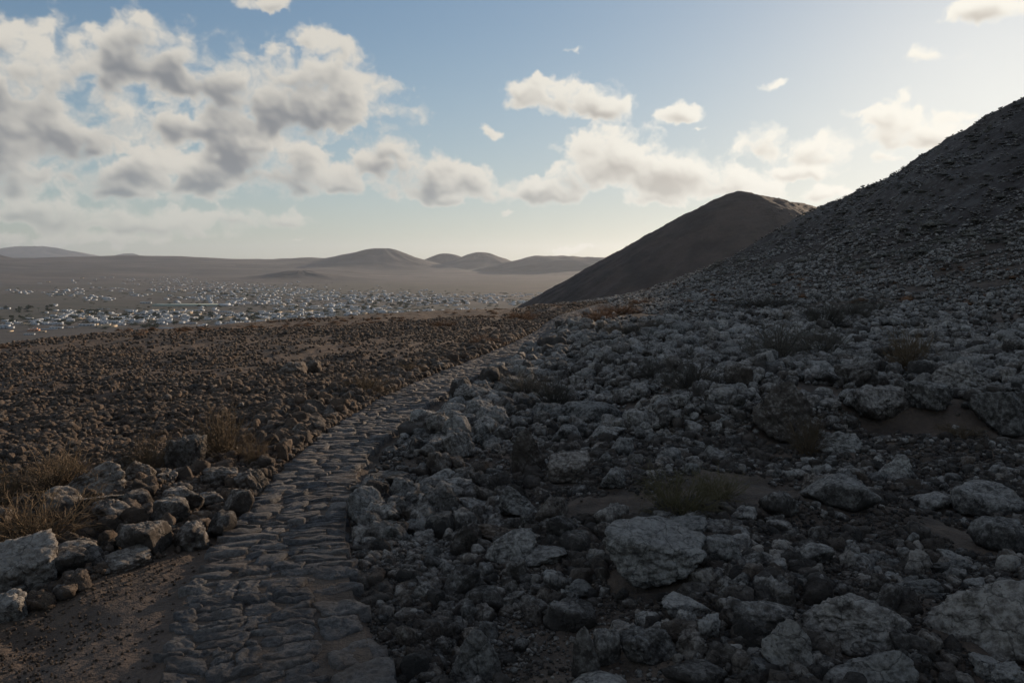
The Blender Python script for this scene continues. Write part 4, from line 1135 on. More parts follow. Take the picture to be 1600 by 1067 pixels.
def shrub_arrays(seed, stems=46, kids=8, upright=.5, droop=.15, thick=.010):
    """unit shrub: about 1 wide and 1 high; stems fork into fans of fine twigs"""
    r = np.random.default_rng(seed)
    az = r.uniform(0, 2 * pi, stems); ele = np.arccos(r.uniform(0, 1, stems) ** (upright))
    L = r.uniform(.38, .62, stems)
    d = np.stack([np.sin(ele) * np.cos(az), np.sin(ele) * np.sin(az), np.cos(ele)], 1)
    base = np.stack([r.normal(0, .05, stems), r.normal(0, .05, stems), np.zeros(stems)], 1)
    t = np.linspace(0, 1, 5)
    side = r.normal(0, .10, (stems, 3))
    main = base[:, None] + d[:, None] * (L[:, None] * t)[..., None] + side[:, None] * (t ** 2)[None, :, None]
    main[:, :, 2] += .35 * (t ** 2)[None] * L[:, None] * np.sin(ele)[:, None]
    ma = tubes(main, (thick * (1 - .75 * t))[None].repeat(stems, 0))
    ks, kr = [], []
    tt = np.linspace(0, 1, 4)
    for i in range(stems):
        for _ in range(kids):
            f = r.uniform(.25, 1.0); j = f * 4; a = int(min(j, 3)); p = main[i, a] + (main[i, a + 1] - main[i, a]) * (j - a)
            dd = d[i] + r.normal(0, .55, 3); dd[2] = dd[2] * .8 + .25; dd /= np.linalg.norm(dd)
            l = r.uniform(.10, .30)
            q = p + dd * (l * tt)[:, None] + r.normal(0, .03, 3) * (tt ** 2)[:, None]
            q[:, 2] = np.maximum(q[:, 2], 0); ks.append(q); kr.append(thick * .42 * (1 - .7 * tt))
            for _ in range(2):
                d2 = dd + r.normal(0, .6, 3); d2 /= np.linalg.norm(d2); g = r.uniform(.3, 1)
                q0 = p + dd * l * g; l2 = r.uniform(.05, .14)
                ks.append(q0 + d2 * (l2 * tt)[:, None] + r.normal(0, .012, 3) * (tt ** 2)[:, None]); kr.append(thick * .32 * (1 - .6 * tt))
    ka = tubes(np.array(ks), np.array(kr))
    return ma, ka
STEM, TWIG = [], []
for i, (st, kd, upr) in enumerate([(56, 8, .7), (64, 8, 1.0), (40, 9, .55), (60, 7, 1.2)]):
    (v1, f1), (v2, f2) = shrub_arrays(40 + i, st, kd, upr)
    STEM.append(mesh_from("stems", v1, f1)); TWIG.append(mesh_from("twigs", v2, f2))
_matvar = {}
def with_mat(me, mat):
    k = (me.name, mat.name)
    if k not in _matvar:
        c = me.copy(); c.materials.clear(); c.materials.append(mat); _matvar[k] = c
    return _matvar[k]
def shrub(px, py, w, h, kind, form, mat, label, cat="shrub", group="dry shrubs among the stones"):
    x, y, _ = hit(px, py); dist = hypot(x, y)
    W = w / FPX * dist; Hh = h / FPX * dist
    y2 = y + W * .3 * cos(atan2(x, y)); x2 = x + W * .3 * sin(atan2(x, y))
    o = bpy.data.objects.new(kind, with_mat(STEM[form], M[mat])); C.objects.link(o)
    o.location = (x2, y2, HGRID(x2, y2) - .01); o.scale = (W / .95, W / .95, Hh / .72); o.rotation_euler = (0, 0, (px * 7.3) % 6.28)
    tag(o, label, cat, group)
    q = bpy.data.objects.new("twigs", with_mat(TWIG[form], M[mat])); C.objects.link(q); q.parent = o
    return o
SHR = [
 (85,792,125,66,'dry_shrub',0,'dry',"dry brown bush spreading behind the long leaning boulder"),
 (60,860,130,80,'dry_shrub',1,'dry',"reddish brown bush growing behind the great square boulder"),
 (5,800,60,50,'dry_shrub',2,'dry',"dry bush cut by the picture edge beside the reddish brown bush"),
 (352,720,86,92,'dry_shrub',0,'dry',"tall orange-brown bush left of the paving before the bend"),
 (400,724,40,56,'dry_shrub',2,'dry',"thin brown bush right beside the tall orange-brown one"),
 (238,742,66,70,'dry_shrub',1,'dry',"yellowish twiggy bush leaning on the big round boulder"),
 (575,618,74,36,'dry_shrub',3,'dry',"low brown cushion bush at the left rim of the paving past the bend"),
 (640,585,44,20,'dry_shrub',3,'dry',"small brown cushion bush further along the left rim of the paving"),
 (820,622,60,46,'dry_shrub',1,'grey',"dark bush in front of the broad pale outcrop, on its near-path side"),
 (870,640,70,58,'dry_shrub',0,'grey',"dark bush right behind the grey knuckled rock"),
 (1078,620,86,62,'dry_shrub',1,'grey',"grey bush on the near edge of the rubble slope"),
 (1020,600,60,34,'dry_shrub',3,'grey',"low grey bush left of the one on the rubble edge"),
 (1215,580,86,66,'dry_shrub',1,'grey',"wide grey bush in the middle of the rubble slope"),
 (1280,572,80,56,'dry_shrub',0,'grey',"grey bush merging with the right side of the wide one"),
 (1290,518,64,46,'dry_shrub',3,'grey',"rounded dark bush above the wide grey ones"),
 (1330,506,54,36,'dry_shrub',1,'grey',"dark bush behind the right side of the rounded one"),
 (1422,586,66,60,'dry_shrub',0,'dry',"round brownish bush alone on the rubble slope"),
 (1180,562,60,30,'dry_shrub',3,'grey',"low grey bush left of the wide grey one"),
 (1372,492,46,26,'dry_shrub',3,'grey',"small low bush above the round brownish one"),
 (1200,480,90,20,'dry_shrub',3,'grey',"long flat dark bush at the foot of the slope"),
 (1120,500,56,16,'dry_shrub',3,'grey',"flat dark bush left of the long one at the foot of the slope"),
 (970,530,66,28,'dry_shrub',3,'grey',"brown-grey mound bush behind the far blocks"),
 (1018,520,50,22,'dry_shrub',1,'grey',"dark mound bush right of the one behind the far blocks"),
 (1060,840,118,84,'green_shrub',2,'green',"thin green broom-like shrub behind the slab-topped boulder"),
 (1125,800,70,50,'green_shrub',2,'green',"small yellow-green shrub right of the thin green one"),
 (1262,708,60,64,'dry_shrub',2,'dry',"bare dead roots beside the great triangular outcrop"),
 (1560,650,70,30,'dry_shrub',3,'grey',"dark low bush at the picture edge on the rubble"),
 (1500,700,60,22,'dry_shrub',2,'dry',"tangle of thin dry stalks on the bank at the right"),
 (935,500,56,22,'dry_shrub',3,'rust',"tawny bush right of where the paving disappears"),
 (968,492,60,18,'dry_shrub',1,'rust',"tawny bush behind the first one right of the vanishing paving"),
 (1005,482,54,14,'dry_shrub',3,'rust',"sunlit tawny bush at the very foot of the hillside"),
 (850,545,34,16,'dry_shrub',3,'dry',"small dry tuft on the right edge of the far paving"),
 (760,540,50,18,'dry_shrub',3,'rust',"rust-brown bush left of the far paving"),
 (820,500,60,16,'dry_shrub',3,'rust',"rust-brown bush on the crest beside the far paving"),
 (690,512,50,14,'dry_shrub',3,'rust',"rust-brown bush out on the crest of the brown field"),
]
smarks = [("the wide grey bush", 1215, 580), ("the round brownish bush", 1422, 586), ("the long flat dark bush", 1200, 480), ("the tawny bush at the hill foot", 1005, 482)]
for a in SHR: shrub(*a)
# low cushions of scrub all over the slope and along the crest
def tuft_mesh(name, seed, n=300, size=.07):
    r = np.random.default_rng(seed)
    u = r.normal(size=(n, 3)); u /= np.linalg.norm(u, axis=1)[:, None]; u[:, 2] = np.abs(u[:, 2])
    rad = r.uniform(.55, 1.0, n) * (1 + .25 * noise3(u, 2.0, 2, seed)); P = u * rad[:, None] * np.array([.5, .5, .95])
    d = u + r.normal(0, .7, (n, 3)); d /= np.linalg.norm(d, axis=1)[:, None]; e = np.cross(d, r.normal(size=(n, 3))); e /= np.linalg.norm(e, axis=1)[:, None]
    a = P - e * size * .35; b = P + e * size * .35; c = P + d * size * r.uniform(.8, 1.8, n)[:, None]
    V = np.stack([a, b, c], 1).reshape(-1, 3); F = np.arange(n * 3).reshape(-1, 3)
    # a coarse inner mass keeps the light from shining straight through
    U, Fi = ico(1); Ui = U * np.array([.40, .40, .72]) * (1 + .2 * noise3(U, 1.5, 2, seed + 4))[:, None]; Ui[:, 2] = np.abs(Ui[:, 2])
    return mesh_from(name, np.concatenate([V, Ui]), np.concatenate([F, Fi + len(V)]), False)
TUFT = [tuft_mesh("tuft_form", 60 + i) for i in range(4)]
r = np.random.default_rng(31)
n = 12000
a = r.uniform(R(-35), R(38), n); d = np.exp(r.uniform(np.log(26), np.log(210), n))
x, y = np.sin(a) * d, np.cos(a) * d
sd_, out_ = path_dist(x, y)
cc = cone_h(x, y); hl = sst(cc, 1.0, 5)
dens = np.where(cc > .8, .30 + .25 * fbm(x * .06, y * .06, 3, 95), sst(d, 30, 60) * (.30 + .7 * fbm(x * .12, y * .05, 3, 96)))
ok = (r.uniform(0, 1, n) < dens) & (out_ > .5)
x, y, d, hl, a = x[ok], y[ok], d[ok], hl[ok], a[ok]
w = np.clip(r.lognormal(-.60, .40, len(x)), .22, 1.4) * (.6 + .6 * hl) * np.where(d > 110, 1.2, 1)
z = ground_h(x, y) - .05
S = np.stack([w * r.uniform(.9, 1.5, len(x)), w, w * r.uniform(.30, .55, len(x))], 1)
Rt = np.stack([np.zeros(len(x)), np.zeros(len(x)), r.uniform(0, 6.28, len(x))], 1)
P = np.stack([x, y, z], 1)
qx, qy, _ = project(x, y, z)
seen = np.where((qx > 3) & (qx < 1597) & (qy > 100), w / d, 0)
od = np.argsort(-seen); top = od[:220]
items = []
for i in top:
    lit = hl[i] < .4  # off the hill flank, where the scrub itself is rust-brown
    o = bpy.data.objects.new("low_shrub", with_mat(TUFT[int(r.integers(0, 4))], M['rust' if lit else 'sage'])); C.objects.link(o)
    o.location = P[i]; o.scale = S[i]; o.rotation_euler = Rt[i]
    tag(o, None, "shrub", "low shrubs dotted over slope and crest")
    items.append((o, qx[i], qy[i], (lit, S[i][0])))
hm = [("the long flat dark bush", 1200, 480), ("the rounded dark bush", 1290, 518), ("the tawny bush at the hill foot", 1005, 482),
      ("the point where the cones cross", 1290, 325), ("the top end of the skyline", 1590, 165), ("the middle of the hill skyline", 1440, 245), ("the low skyline of the hill", 1120, 400),
      ("the far end of the paving", 870, 500), ("the rust-brown bush on the crest", 820, 500), ("the pair of humps in the field", 460, 580), ("the left end of the crest", 20, 540), ("the middle of the crest", 400, 505),
      ("the right shoulder of the slope", 1590, 330), ("the broad middle of the slope", 1400, 380)]
relate(items, hm, "shrub", lambda q: ("rust-brown" if q[0] else "grey") + (" wide" if q[1] > 1.1 else " small"))
X2, Y2 = np.meshgrid(cone2_grid[0], cone2_grid[1]); Z2 = cone2_grid[2]
ci_ = r.choice(np.where((Z2.ravel() > -60) & (Y2.ravel() < 640))[0], 5200, replace=False)
ci_ = ci_[fbm(X2.ravel()[ci_] * .02, Y2.ravel()[ci_] * .02, 3, 97) + r.normal(0, .3, len(ci_)) > -.1]
w2 = np.clip(r.lognormal(-.1, .35, len(ci_)), .5, 2.4)
colr = form_collection("cone_scrub_form", [with_mat(m_, M['grey']) for m_ in TUFT], M['grey'])
tag(scatter("cone_scrub", np.stack([X2.ravel()[ci_], Y2.ravel()[ci_], Z2.ravel()[ci_] - .15], 1), np.stack([w2 * 1.2, w2, w2 * .5], 1), np.stack([w2 * 0, w2 * 0, w2 * 9], 1), r.integers(0, 4, len(ci_)), colr), kind="stuff")
rest_i = od[220:]
for nm, sel, mt in (("scrub", hl[rest_i] >= .4, 'sage'), ("crest_scrub", hl[rest_i] < .4, 'rust')):
    ii = rest_i[sel]
    colr = form_collection(nm + "_form", [with_mat(m_, M[mt]) for m_ in TUFT], M[mt])
    tag(scatter(nm, P[ii], S[ii], Rt[ii], r.integers(0, 4, len(ii)), colr), kind="stuff")

# ================================================================== the town on the plain
def boxes(bs):
    """bs: (x0, x1, y0, y1, z0, z1) -> vertex and quad arrays, each box closed"""
    V, F = [], []
    for i, (x0, x1, y0, y1, z0, z1) in enumerate(bs):
        V += [(x0, y0, z0), (x1, y0, z0), (x1, y1, z0), (x0, y1, z0), (x0, y0, z1), (x1, y0, z1), (x1, y1, z1), (x0, y1, z1)]
        k = i * 8
        F += [(k, k + 3, k + 2, k + 1), (k + 4, k + 5, k + 6, k + 7), (k, k + 1, k + 5, k + 4), (k + 1, k + 2, k + 6, k + 5), (k + 2, k + 3, k + 7, k + 6), (k + 3, k, k + 4, k + 7)]
    return np.array(V, float), np.array(F)
def box_mesh(name, bs):
    V, F = boxes(bs); return mesh_from(name, V, F, False)
# each house form: blocks (centre x, y, width, depth, height)
HF = [
 [(0, 0, 12, 9, 3.8)],
 [(-3, 0, 9, 9, 3.7), (4.5, .5, 6.4, 8, 6.9)],
 [(0, 0, 10, 9, 7.0), (7.6, -.5, 5.6, 7, 3.5)],
 [(0, 0, 20, 7.5, 3.8), (-6, 4.6, 6, 4, 3.2)],
 [(-5, 0, 6.5, 7, 3.6), (1, 1, 6, 8, 5.2), (6.4, -1, 5.2, 6, 3.3)],
 [(0, 0, 15, 10, 4.2), (2, 0, 5.5, 6, 7.2)],
]
def house_parts(k, seed):
    r = random.Random(seed)
    bl = HF[k]; wall, par, win, doors = [], [], [], []
    for (cx, cy, w, d, h) in bl:
        wall.append((cx - w / 2, cx + w / 2, cy - d / 2, cy + d / 2, -2.0, h))
        e = .18
        par += [(cx - w / 2 - e, cx + w / 2 + e, cy - d / 2 - e, cy - d / 2 + .25, h - .25, h + .45), (cx - w / 2 - e, cx + w / 2 + e, cy + d / 2 - .25, cy + d / 2 + e, h - .25, h + .45),
                (cx - w / 2 - e, cx - w / 2 + .25, cy - d / 2 + .25, cy + d / 2 - .25, h - .25, h + .45), (cx + w / 2 - .25, cx + w / 2 + e, cy - d / 2 + .25, cy + d / 2 - .25, h - .25, h + .45)]
        for fl in range(2 if h > 6 else 1):
            for sgn in (-1, 1):
                yy = cy + sgn * d / 2; nwin = max(1, int(w / 4.5))
                for q in range(nwin):
                    xx = cx - w / 2 + w * (q + .5) / nwin + r.uniform(-.4, .4); ww = r.choice((.7, .9, 1.3)); z0 = 1.0 + 3.1 * fl
                    win.append((xx - ww, xx + ww, yy - .08, yy + .08, z0, z0 + 1.35))
    cx, cy, w, d, h = bl[0]
    doors.append((cx + w * .28 - .55, cx + w * .28 + .55, cy - d / 2 - .10, cy - d / 2 + .10, 0, 2.2))
    ch = (cx - w * .3 - .5, cx - w * .3 + .5, cy - .5, cy + .5, h + .02, h + 1.5)
    return wall, par, win[:7], doors, ch
HM = []
for k in range(len(HF)):
    wl, pr, wn, dr, chm = house_parts(k, k)
    HM.append(dict(wall=box_mesh("wall", wl), parapet=box_mesh("parapet", pr), win=[box_mesh("window", [q]) for q in wn], door=box_mesh("door", dr), chimney=box_mesh("chimney", [chm]),
                   whole=(wl, pr, wn)))
WHOLE = {}
def whole_mesh(k, wallmat):
    if (k, wallmat) not in WHOLE:
        wl, pr, wn = HM[k]['whole']; V, F = boxes(wl + pr + wn)
        me = mesh_from("house", V, F, False); me.materials.append(M[wallmat]); me.materials.append(M['glass'])
        mi = np.zeros(len(F), np.int32); mi[(len(wl) + len(pr)) * 6:] = 1; me.polygons.foreach_set("material_index", mi)
        WHOLE[(k, wallmat)] = me
    return WHOLE[(k, wallmat)]
PZ = lambda x, y: float(plain_z(np.array(float(x)), np.array(float(y))))
def on_plain(px, py):
    d = pdir(px, py); z = PLAIN_Z
    for _ in range(8):
        t = (z - EYE) / d[2]; z = .5 * z + .5 * PZ(d[0] * t, d[1] * t)
    return d[0] * t, d[1] * t, PZ(d[0] * t, d[1] * t)
GRP = "houses of the town on the plain"
def house(px, py, k, rot, mat='white', sc=1.0, label=None, detail=True, name="flat_roofed_house"):
    x, y, z = on_plain(px, py)
    if detail:
        root = bpy.data.objects.new(name, None); C.objects.link(root)
        H = HM[k]
        def part(nm, me, mt):
            o = bpy.data.objects.new(nm, with_mat(me, M[mt])); C.objects.link(o); o.parent = root
        part("wall", H['wall'], mat); part("parapet", H['parapet'], mat if mat != 'terra' else 'white'); part("door", H['door'], 'door'); part("chimney", H['chimney'], mat)
        for w in H['win']: part("window", w, 'glass')
    else:
        root = bpy.data.objects.new(name, whole_mesh(k, mat)); C.objects.link(root)
    root.location = (x, y, z); root.rotation_euler = (0, 0, rot); root.scale = (sc * .98, sc * .85, sc * .60)
    tag(root, label, "house", GRP)
    return root
NEAR = [
 (8,513,2,.1,'white',1.25,"big white block house at the picture edge, nearest row of town"),
 (53,517,5,.2,'terra',1.0,"orange-walled house in the nearest row of town"),
 (66,519,0,.3,'cream',.8,"small cream house right beside the orange-walled one"),
 (46,523,3,.1,'white',.7,"low white shed in front of the orange-walled house"),
 (88,513,3,-.1,'white',1.0,"long white house right of the orange-walled one"),
 (111,512,0,.5,'white',.7,"small white cube between the long white house and the white terrace"),
 (64,506,3,.0,'white',1.2,"long pale house behind the orange-walled one"),
 (136,509,3,.2,'white',1.2,"white house just left of the yellow-walled yard"),
 (213,518,1,.0,'white',.8,"small white two-window house standing apart at the front of town"),
 (236,518,1,.1,'white',1.0,"white stepped house left of the roofed pair at the front of town"),
 (250,519,5,.0,'white',1.0,"white square house with terrace at the front of town"),
 (104,500,1,.3,'white',1.1,"bright white sunlit house in the dense front quarter"),
 (73,499,4,.3,'white',1.1,"sunlit white house left of the bright one in the front quarter"),
 (186,500,2,.4,'white',1.2,"tall white house in the thick of the front quarter"),
 (205,503,5,.1,'white',1.2,"blueish white house in the thick of the front quarter"),
 (362,507,5,0,'white',1.3,"wide white villa with a row of dark windows"),
 (345,508,3,.1,'white',.8,"low annex-like house left of the wide villa"),
 (316,510,1,0,'white',.9,"stepped white house left of the wide villa, by the crest"),
 (408,506,2,.1,'white',1.4,"big white block right of the wide villa"),
 (426,507,4,0,'white',1.1,"cluster of white cubes right of the big white block"),
 (416,500,0,.2,'cream',.9,"flat cream house behind the big white block"),
 (440,510,3,.0,'white',1.2,"long white house half hidden by the crest"),
 (456,496,3,.1,'white',1.1,"long white house behind the crest line"),
 (489,502,1,.0,'white',1.2,"white stepped house standing above the crest"),
 (515,500,5,.0,'white',1.2,"wide white house right of the stepped one above the crest"),
 (470,510,0,.1,'white',1.0,"small white house cut off by the crest"),
 (374,496,2,.2,'white',.9,"white house above the wide villa"),
 (321,497,0,.4,'white',.9,"single white cube with a black opening"),
 (352,488,3,.2,'white',1.0,"sunlit white house with garden behind the front quarter"),
 (296,502,0,.2,'white',.9,"white house with a bright corner in the front quarter"),
 (305,501,3,.1,'white',.8,"low white house right of the one with a bright corner"),
 (456,479,3,.1,'cream',1.2,"golden sunlit house in the middle of town"),  # gold of the sunlight put into the wall colour as cream
 (440,478,5,.1,'cream',1.1,"golden sunlit house left of the brightest one"),  # sunlight's gold painted in with cream here too
 (542,475,1,.3,'white',1.1,"bright white sunlit house in the middle right of town"),
 (552,475,4,.4,'white',1.0,"bright white cube right of the sunlit one in the middle right of town"),
 (548,493,3,.1,'white',1.3,"long white house just above the crest"),
 (573,489,3,.2,'white',1.3,"long bright house at the rim of the crest"),
 (265,463,2,.3,'white',1.0,"bright white house above the greenhouse"),
 (328,455,5,.1,'white',1.4,"white hall in the back of town"),
 (282,455,5,.3,'cream',1.3,"cream hall in the back of town"),
 (160,434,3,.1,'white',1.5,"lone white farm far out beyond the town"),
 (175,434,0,.1,'white',1.5,"lone white cube right of the far-out farm"),
 (75,441,0,.2,'cream',1.4,"lone cream house far out beyond the left quarter"),
 (128,435,0,.1,'cream',1.4,"lone cream house left of the far-out farm"),
 (228,474,3,.1,'white',1.3,"long white house left end of the greenhouse"),
 (6,483,3,.1,'white',1.3,"white house at the picture edge by the dark trees"),
 (104,455,5,.1,'white',1.4,"white church-like block on top of the left quarter"),
 (92,461,3,.1,'white',1.4,"white house below the church-like block"),
]
tmarks = []
for (px, py, k, rot, mat, sc, lab) in NEAR:
    house(px, py, k, rot, mat, sc, lab)
tmarks = [("the orange-walled house", 53, 517), ("the wide white villa", 362, 507), ("the big white block", 408, 506), ("the two-window house", 213, 518), ("the yellow-walled yard", 168, 510),
          ("the long greenhouse", 290, 477), ("the golden sunlit houses", 448, 479), ("the bright pair of the middle right", 547, 475), ("the church-like block", 104, 455),
          ("the white hall", 328, 455), ("the stepped house above the crest", 489, 502), ("the tall palm pair", 170, 487), ("the far-out farm", 160, 434),
          ("the dark low hill's foot", 470, 445), ("the second tower of the right quarter", 705, 472), ("the crest-top terrace", 680, 488), ("the right quarter's end", 780, 470), ("the front quarter", 195, 500)]
CL = [(30,455,24,4,9),(100,458,32,6,15),(150,467,28,4,9),(175,452,26,4,9),(215,437,25,3,6),(245,453,14,3,7),(275,440,50,7,34),(345,449,90,9,74),(430,455,80,9,60),(215,462,26,3,5),
      (370,470,70,9,42),(300,466,40,5,12),(420,472,60,8,34),(540,463,70,9,76),(620,466,60,10,66),(690,468,60,8,54),(770,470,32,7,16),(815,473,20,3,8),(120,492,60,8,22),(190,499,62,8,50),(60,503,50,6,12),
      (270,497,40,9,26),(250,488,40,3,12),(390,500,60,8,24),(480,492,60,9,26),(570,486,60,5,22),(665,488,45,3,24),(715,487,30,3,12),(740,486,28,3,10),(520,480,60,5,16),(330,490,60,6,14),(800,462,50,3,14),(140,440,60,6,4)]
r = np.random.default_rng(91)
cand = []
for (cx, cy, rx, ry, n) in CL:
    for _ in range(int(n * 1.9)):
        cand.append((cx + r.normal() * rx * .55, cy + r.normal() * ry * .55))
def crest_y(px): return float(np.interp(px, _SK[:, 0], [543, 528, 516, 504, 497, 491, 488, 486]))
taken = [(a[0], a[1]) for a in NEAR]; pts = []
for (px, py) in cand:
    if px < -6 or py > crest_y(max(px, 0)) + 1 or py < 431 or px > 850 - (py - 440) * .2: continue
    if any(abs(px - a) < 5.0 and abs(py - b) < 1.1 for a, b in taken + pts): continue
    pts.append((px, py))
pts.sort(key=lambda q: -q[1])
items = []
RI = random.Random(4)
far_boxes = []; far_g = []; n_things = 300 - len(NEAR) - 1
for j, (px, py) in enumerate(pts):
    k = RI.choice((0, 0, 1, 2, 3, 3, 4, 5)); rot = RI.choice((0, .1, -.12, .35, 1.57, 1.7)) + RI.uniform(-.1, .1) - .1
    mat = 'white' if RI.random() < .9 else 'cream'
    if j < n_things:
        o = house(px, py, k, rot, mat, RI.uniform(.75, 1.1) * (1.0 if py > 470 else 1.2), None, detail=py > 484)
        items.append((o, px, py, (k, mat)))
    else:
        x, y, z = on_plain(px, py); s_ = RI.uniform(.65, 1.05)
        for (cx, cy, w, d, h) in HF[k]:
            V, F = boxes([(-w / 2 * s_, w / 2 * s_, -d / 2 * s_, d / 2 * s_, -2, h * s_)])
            c_, q_ = cos(rot), sin(rot); X = V[:, 0] + cx * s_; Y = V[:, 1] + cy * s_
            far_boxes.append((np.stack([X * c_ - Y * q_ + x, X * q_ + Y * c_ + y, V[:, 2] * .62 + z], 1), F))
relate(items, tmarks, "house", lambda q: ("cream" if q[1] == 'cream' else "white") + (" flat", " stepped", " two-storey", " long", " clustered", " towered")[q[0]])
if far_boxes:
    VV = np.concatenate([v for v, _ in far_boxes]); FF = np.concatenate([f + 8 * i for i, (_, f) in enumerate(far_boxes)])
    tag(link("distant_houses", mesh_from("distant_houses", VV, FF, False), M['white']), kind="stuff")
# terrace row along the rim of the crest
def single(name, bs, mat, px, py, rot, label, cat):
    x, y, z = on_plain(px, py); o = link(name, box_mesh(name, bs), M[mat]); o.location = (x, y, z); o.rotation_euler = (0, 0, rot); return tag(o, label, cat)
gh = bpy.data.objects.new("greenhouse", None); C.objects.link(gh)
x, y, z = on_plain(292, 478); gh.location = (x, y, z); gh.rotation_euler = (0, 0, -.02)
tag(gh, "long pale green greenhouse in the middle of town", "greenhouse")
for nm, bs, mt in (("cover", [(-76, 76, -14, 14, 3.2, 4.0)], 'shade_net'), ("side_net", [(-75.5, 75.5, -13.5, 13.5, .0, 3.19)], 'shade_net'), ("store", [(78, 100, -10, 10, -1, 5)], 'white')):
    o = link(nm, box_mesh(nm, bs), M[mt], gh)
yard = bpy.data.objects.new("walled_yard", None); C.objects.link(yard)
x, y, z = on_plain(168, 511); yard.location = (x, y, z); yard.rotation_euler = (0, 0, -.05)
tag(yard, "yellow-walled yard in the nearest row of town", "yard")
for bs in ([(-12, 12, -8, -7.6, -1, 3.2)], [(-12, 12, 7.6, 8, -1, 3.2)], [(-12, -11.6, -7.5, 7.5, -1, 3.2)], [(11.6, 12, -7.5, 7.5, -1, 3.2)]):
    link("wall", box_mesh("wall", bs), M['cream'], yard)
link("shed", box_mesh("shed", [(-9, 2, 1, 7, 0, 4.2)]), M['cream'], yard)
# garden walls
gw = box_mesh("garden_wall", [(-11, 11, -.15, .15, -1.2, 1.5)])
items = []
for i in range(46):
    px = RI.uniform(5, 640); py = RI.uniform(482, min(crest_y(px) - 1, 520))
    if py < 480: continue
    x, y, z = on_plain(px, py); mt = RI.choice(('white', 'stonewall', 'stonewall', 'cream'))
    o = bpy.data.objects.new("garden_wall", with_mat(gw, M[mt])); C.objects.link(o); o.location = (x, y, z); o.rotation_euler = (0, 0, RI.choice((0, .1, 1.5, -.2)))
    o.scale = (RI.uniform(.6, 1.6), 1, 1)
    tag(o, None, "wall", "garden walls in the town"); items.append((o, px, py, mt))
relate(items, tmarks, "garden wall", lambda q: {'white': "low white", 'stonewall': "low grey", 'cream': "low cream"}[q])

gx_ = [(cx + RI.gauss(0, rx * .75), cy + RI.gauss(0, ry * .8)) for (cx, cy, rx, ry, n) in CL for _ in range(int(n * 2.2))]
gp = [on_plain(a_, b_) for a_, b_ in gx_ if 436 < b_ < crest_y(max(a_, 0)) and a_ < 850]
gp = np.array(gp); gw = np.random.default_rng(3).uniform(3, 9, len(gp))
colr = form_collection("town_greenery_form", [with_mat(m_, M['leaf']) for m_ in TUFT], M['leaf'])
tag(scatter("town_greenery", gp, np.stack([gw * 1.9, gw * 1.2, gw * .45], 1), np.stack([gw * 0, gw * 0, gw * 7], 1), np.random.default_rng(4).integers(0, 4, len(gp)), colr), kind="stuff")

# ---- trees and palms
def crown_mesh(name, seed, n=420, size=.16, squash=.8):
    r = np.random.default_rng(seed)
    nc = 6; cc = r.normal(0, .28, (nc, 3)); cc[:, 2] *= .6
    k = r.integers(0, nc, n); u = r.normal(size=(n, 3)); u /= np.linalg.norm(u, axis=1)[:, None]
    P = cc[k] + u * r.uniform(.16, .32, n)[:, None]; P[:, 2] *= squash
    d = r.normal(size=(n, 3)); d /= np.linalg.norm(d, axis=1)[:, None]; e = np.cross(d, r.normal(size=(n, 3))); e /= np.linalg.norm(e, axis=1)[:, None]
    V = np.stack([P - e * size * .5, P + e * size * .5, P + d * size], 1).reshape(-1, 3)
    return mesh_from(name, V, np.arange(n * 3).reshape(-1, 3), False)
CR = [crown_mesh("crown", 70 + i) for i in range(4)]
tl = np.array([[[0, 0, -.6], [.02, 0, 0], [.05, .03, .5], [.02, .05, 1.0]]])
tv, tf = tubes(tl, np.array([[.07, .055, .045, .02]]), 6); TRK = mesh_from("trunk", tv, tf)
items = []
tree_px = []
for (cx, cy, rx, ry, n) in [(45,484,40,4,16),(150,491,40,3,10),(145,488,20,2,6),(200,497,60,8,14),(30,500,30,4,6),(90,505,50,6,10),(300,497,70,8,22),(400,498,60,8,18),(300,480,60,4,8),(480,488,60,8,16),(345,462,80,8,20),(560,478,60,6,14),(640,476,50,6,14),(590,468,60,6,12),(700,474,50,4,12),(240,512,14,3,5)]:
    for _ in range(n):
        px, py = cx + RI.gauss(0, rx * .55), cy + RI.gauss(0, ry * .55)
        if px > -4 and 446 < py < crest_y(max(px, 0)): tree_px.append((px, py))
for (px, py) in tree_px:
    x, y, z = on_plain(px, py); h = RI.uniform(4.0, 8.0) * (1.0 if py > 475 else 1.25)
    root = bpy.data.objects.new("garden_tree", None); C.objects.link(root); root.location = (x, y, z - .3); root.rotation_euler = (0, 0, RI.uniform(0, 6)); root.scale = (h * 1.1, h * 1.1, h)
    t_ = bpy.data.objects.new("trunk", with_mat(TRK, M['bark'])); C.objects.link(t_); t_.parent = root; t_.scale = (1, 1, .6)
    c_ = bpy.data.objects.new("crown", with_mat(CR[RI.randrange(4)], M['leaf'])); C.objects.link(c_); c_.parent = root; c_.location = (0, 0, .62)
    tag(root, None, "tree", "garden trees in the town"); items.append((root, px, py, h))
relate(items, tmarks, "garden tree", lambda h: "broad dark" if h > 7 else "dark green" if h > 5.5 else "small bushy")
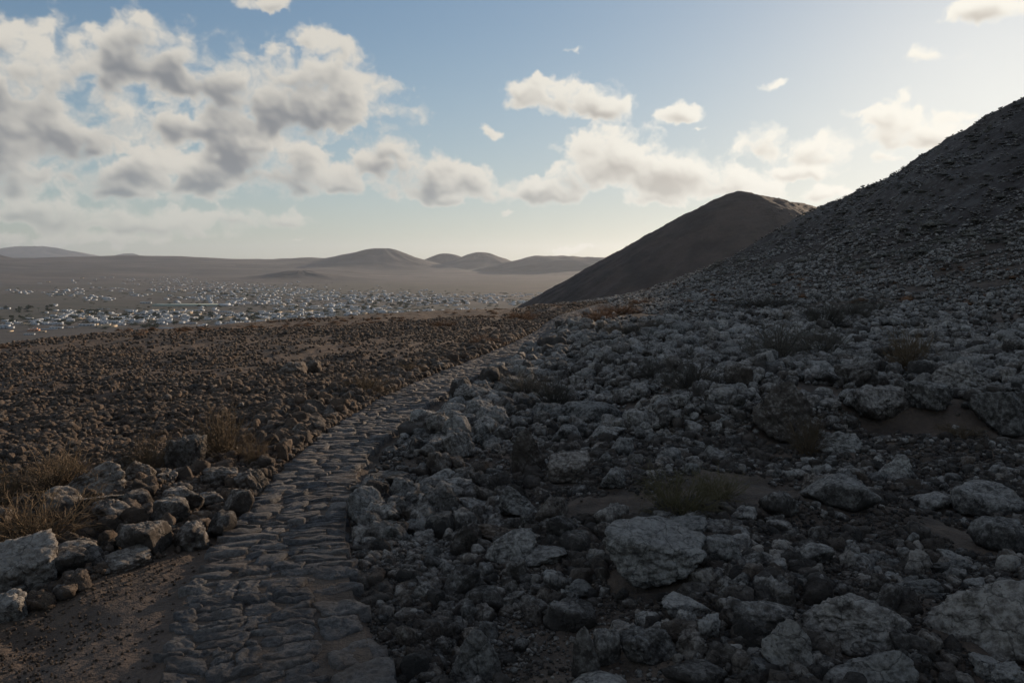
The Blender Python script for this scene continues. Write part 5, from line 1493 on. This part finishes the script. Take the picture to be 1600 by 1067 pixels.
def palm(px, py, h, label):
    x, y, z = on_plain(px, py)
    root = bpy.data.objects.new("palm_tree", None); C.objects.link(root); root.location = (x, y, z)
    v, f = tubes(np.array([[[0, 0, -1], [.1, 0, h * .3], [.25, .1, h * .7], [.2, .1, h]]]), np.array([[.32, .24, .2, .2]]), 8)
    link("trunk", mesh_from("trunk", v, f), M['bark'], root)
    V, F, off = [], [], 0
    for i in range(22):
        a = i * 2.4; up_ = RI.uniform(-.2, 1.0); L_ = RI.uniform(2.2, 3.0); t = np.linspace(0, 1, 6)
        cx = np.cos(a) * L_ * t; cy = np.sin(a) * L_ * t; cz = h + up_ * L_ * t * .7 - 1.6 * t ** 2
        wv = .42 * np.sin(np.pi * np.clip(t * .9 + .08, 0, 1)); sx, sy = -np.sin(a) * wv, np.cos(a) * wv
        A_ = np.stack([cx + sx + .2, cy + sy + .1, cz - .22], 1); B2 = np.stack([cx + .2, cy + .1, cz], 1); C_ = np.stack([cx - sx + .2, cy - sy + .1, cz - .22], 1)
        V.append(np.stack([A_, B2, C_], 1).reshape(-1, 3)); F.append(grid_faces(6, 3) + off); off += 18
    link("crown", mesh_from("crown", np.concatenate(V), np.concatenate(F)), M['palm'], root)
    tag(root, label, "palm", "palms in the town")
palm(157, 491, 12, "taller palm rising left in the palm pair of the front quarter")
palm(182, 490, 9.5, "shorter palm of the pair above the front quarter")
palm(60, 487, 8, "palm among the dark trees left of the front quarter")
palm(452, 494, 8, "palm beside the long white house behind the crest line")
palm(285, 494, 8, "palm in the middle of the front quarter's right half")

# ================================================================== air
hz = bpy.data.materials.new("haze_air"); hz.use_nodes = True
ht = NT(hz.node_tree)
for n_ in list(ht.n): ht.n.remove(n_)
pv = ht.node('ShaderNodeVolumePrincipled'); ho = ht.node('ShaderNodeOutputMaterial')
pv.inputs['Color'].default_value = (.70, .80, .95, 1); pv.inputs['Density'].default_value = HAZE; pv.inputs['Anisotropy'].default_value = .45
ht.l.new(pv.outputs[0], ho.inputs['Volume'])
o = link("haze", box_mesh("haze", [(-25000, 25000, -25000, 25000, -480, 520)]), hz)
tag(o, kind="stuff")
